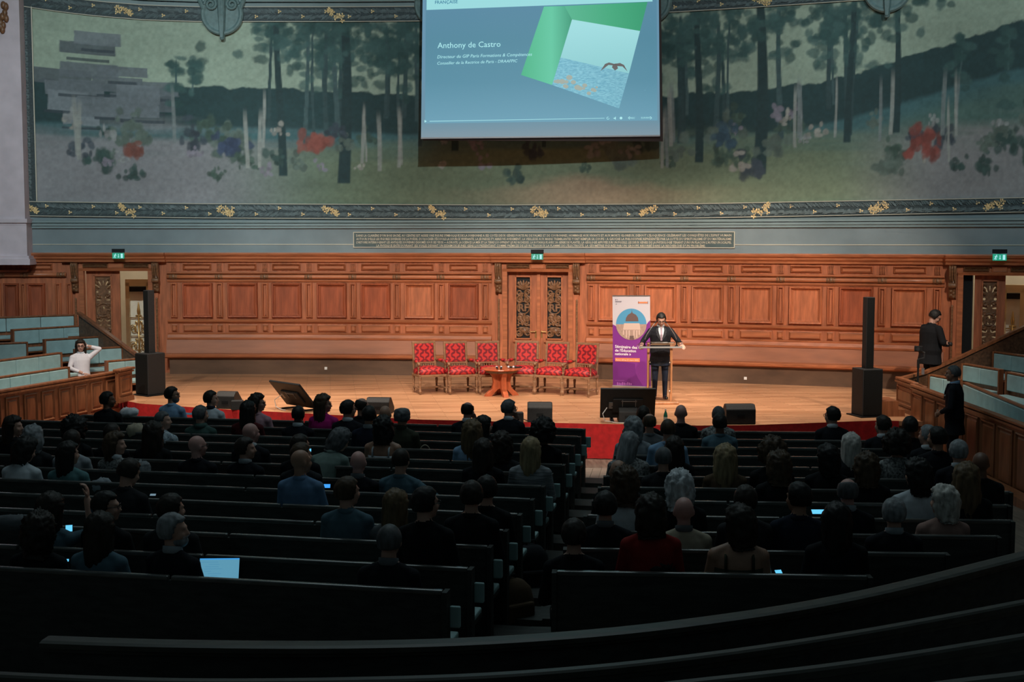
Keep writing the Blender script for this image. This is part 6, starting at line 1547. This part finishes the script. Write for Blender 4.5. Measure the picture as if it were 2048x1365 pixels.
# ---- standing man at the right
sm_b = body('body_standing', 'stand', lean=.02, yaw=.1, coat=True, vox=.009, armL=dict(el=(-.27, .02, 1.09), wr=(-.08, .22, .98), d=(.9, .3, -.2), n=(0, -1, 0), s=(0, .2, 1), curl=.7), armR=dict(el=(.27, .02, 1.09), wr=(.08, .24, .97), d=(-.9, .3, -.2), n=(0, -1, 0), s=(0, .2, 1), curl=.7))
P = ony(1908, 732, 19.4); rz = math.radians(62); fzz = floor_z(19.4); s_ = (P.z - fzz) / sm_b['top'].z
t = thing('person', 'grey-haired man in a dark suit and tie standing by the right parapet', 'person', P - RZ(rz) @ sm_b['top'] * s_, rz); t.scale = (s_,) * 3; t.location.z = fzz
dress(t, sm_b, 'tan', 'suit', 'suit', 'crop', 'dgrey', 1, False, 'lblue', True); q = sm_b['neck']
suit_front(t, sm_b, 'lblue', mat('slate_tie', (.16, .20, .30, 1), .6))
q = sm_b['front'](.36, -.11, .008); MB().box(q, (.07, .012, .016)).build('pocket_square', white_pl, t)

# ================================================================ SMALL THINGS AMONG THE AUDIENCE
def near_row(blk, px, py, hgt, fwd=.35):
    d = ray(px, py); rows = ROWS[blk]; n = rows[0][1]; best = None
    for k, (w, n_, u, fz) in enumerate(rows):
        t = (w + fwd) / Vector((d.x, d.y, 0)).dot(n); P = Vector((0, 0, CZ)) + d * t
        if best is None or abs(P.z - fz - hgt) < best[0]: best = (abs(P.z - fz - hgt), P, k)
    return best[1]
glow = _emis('lit_phone_screen', srgb(96, 190, 232), 1.3); glow2 = _emis('lit_laptop_screen', srgb(98, 162, 190), .85)
def phone(blk, px, py, w, h, lab, tilt=50, yaw=0, m=glow, hgt=.93, name='phone', cat='phone', fwd=.35):
    P = near_row(blk, px, py, hgt, fwd); t = thing(name, lab, cat, P, yaw, 'lit phones and tablets in the audience')
    R = RX(math.radians(-tilt)); MB().box((0, 0, 0), (w, .008, h), R).build('case', black, t); MB().box(R @ Vector((0, -.005, 0)), (w - .008, .002, h - .01), R).build('display', m, t)
    return t
phone('L', 654, 973, .075, .05, 'blue glowing phone left of the blue-green jacket', 30, 0, _emis('lit_phone_blue', srgb(60, 150, 230), 1.2))
phone('L', 619, 901, .05, .045, 'small lit phone held up by the brown-haired person', 20, 0); phone('L', 138, 1058, .06, .07, 'glowing phone at the lower left beside the frizzy hair', 45, .3)
phone('L', 134, 1122, .035, .03, 'tiny bright phone screen at the lower left above the denim shirt', 40, .2); phone('L', 306, 991, .06, .035, 'small lit sheet in front of the man bent forward', 60, 0, _emis('lit_page', srgb(110, 135, 150), 1.0))
phone('R', 1637, 1025, .13, .07, 'glowing tablet between the man in navy and the black-haired person', 62, 0, name='tablet', cat='tablet'); phone('R', 1557, 1146, .06, .05, 'small glowing phone on the rear bench left of the long brown hair', 50, .3)
phone('R', 1321, 1004, .05, .02, 'sliver of a lit phone between the red top and the white curls', 60, 0)
P = near_row('L', 436, 1146, .95, .42); lt_ = thing('laptop', 'open laptop with a lit document beside the grey-bearded man', 'laptop', P - Vector((0, 0, .11)), .04)
R = RX(math.radians(-24)); MB().box(R @ Vector((0, 0, .115)), (.31, .008, .215), R).build('lid', black, lt_, bevel=.003); MB().box(R @ Vector((0, -.006, .115)), (.292, .002, .195), R).build('display', glow2, lt_)
MB().box(R @ Vector((0, -.0075, .208)), (.292, .002, .010), R).build('title_bar', _emis('lit_title', srgb(60, 150, 220), 1.0), lt_)
tx = MB(); r = random.Random(1)
for k in range(9): tx.box(R @ Vector((-.12 + r.uniform(.03, .10) , -.0075, .185 - k * .017)), (r.uniform(.05, .16), .001, .004), R)
tx.build('document_text', _emis('lit_text', srgb(80, 140, 172), 1.0), lt_); MB().box((0, -.11, .0), (.31, .21, .014)).build('keyboard_base', greyblack, lt_)
def paper(blk, px, py, w, h, tilt, yaw, lab, hgt=.92, m=None, fwd=.3):
    P = near_row(blk, px, py, hgt, fwd); R = RX(math.radians(-tilt)); s = MB(); rg = []
    for k in range(5):
        u = k / 4 - .5; rg.append([R @ Vector((u * w, .012 * math.cos(u * 3), -h / 2)), R @ Vector((u * w, .012 * math.cos(u * 3), h / 2)), R @ Vector((u * w, .012 * math.cos(u * 3) + .002, h / 2)), R @ Vector((u * w, .012 * math.cos(u * 3) + .002, -h / 2))])
    s.rings(rg); o = s.build('paper_sheet', m or mat('paper', (.72, .72, .70, 1), .8), None, P, yaw); tag(o, lab, 'paper', 'papers held in the audience')
paper('L', 800, 886, .16, .19, 20, -.1, 'white sheet of paper beside the bare-shouldered woman'); paper('L', 380, 827, .12, .05, 60, .3, 'pale blue sheet left of the man in the white shirt', m=mat('blue_paper', (.25, .48, .66, 1), .8), hgt=.95)
# garments and bags
def drape(px, py, blk, lab, m, w=.3, h=.2, d=.18, seed=0, hgt=.92, fwd=.05):
    P = near_row(blk, px, py, hgt, fwd); me = MB(); r = random.Random(seed); rg = []
    for i in range(9):
        th = math.pi * (.06 + .88 * i / 8); ring = []
        for j in range(18):
            ph = 2 * math.pi * j / 18; q = Vector((math.sin(th) * math.cos(ph), math.sin(th) * math.sin(ph), math.cos(th))); f = 1 + .35 * noise.noise(q * 2.3 + Vector((seed * 7.1, 0, 0))) + .1 * math.sin(ph * 7)
            ring.append((q.x * w / 2 * f, q.y * d / 2 * f, q.z * h / 2 * f))
        rg.append(ring)
    o = me.rings(rg[::-1]).build('draped_garment', m, None, P, .2, smooth=True); return tag(o, lab, 'garment', 'clothes laid over benches')
drape(258, 826, 'L', 'white jacket draped over the bench at the left front', clom('white'), .28, .16, .16, 1); drape(272, 862, 'L', 'beige scarf over a bench behind the spotted shirt', clom('beige'), .26, .2, .16, 2, .95)
drape(285, 945, 'L', 'striped garment beside the man bent forward', clom('stripe'), .18, .26, .12, 3, .85); drape(205, 972, 'L', 'pale cloth bag on the bench at the left', clom('lgrey'), .22, .16, .12, 4, .9)
drape(30, 1045, 'L', 'pale coat laid along a bench at the far left', clom('grey'), .35, .12, .14, 5, 1.0)
def backpack(px, py, lab, w, h, m, seed):
    P = onplane(px, py, -HB); t = thing('backpack', lab, 'bag', P, .3 * seed, 'bags in the aisle')
    rg = [[(w / 2 * s * math.copysign(abs(math.cos(a)) ** .6, math.cos(a)), w * .35 * s * math.copysign(abs(math.sin(a)) ** .6, math.sin(a)), h * z) for a in np.linspace(0, 6.283, 21)[:-1]] for z, s in ((0, .9), (.1, 1), (.5, 1), (.8, .85), (.95, .55), (1, .2))]
    MB().rings(rg).build('bag_body', m, t, smooth=True); MB().box((0, -w * .36, h * .35), (w * .7, .06, h * .4)).build('front_pocket', m, t, bevel=.02)
    MB().tube([(-.05, 0, h * .95), (-.04, 0, h * 1.07), (.04, 0, h * 1.07), (.05, 0, h * .95)], .01, 6).build('grab_handle', black, t)
    for s in (-1, 1): MB().tube([(s * w * .25, w * .34, h * .85), (s * w * .3, w * .46, h * .5), (s * w * .3, w * .36, h * .1)], .018, 6).build('shoulder_strap', black, t)
backpack(1062, 1192, 'black backpack on the floor at the aisle edge', .36, .5, clom('charcoal'), 1); backpack(1022, 1252, 'brown-black bag on the floor by the rearmost left bench', .40, .42, clom('brown'), 2)
P = near_row('L', 850, 897, .92, .2); hb = thing('handbag', 'dark handbag with a pale hoop handle on a bench right of the sheet of paper', 'bag', P - Vector((0, 0, .25)), .1)
MB().box((0, 0, .08), (.26, .12, .2)).build('bag_body', clom('black'), hb, bevel=.02); MB().tube([(.07 * math.cos(a), 0, .17 + .12 * math.sin(a)) for a in np.linspace(0, math.pi, 12)], .008, 6).build('handle', clom('beige'), hb)
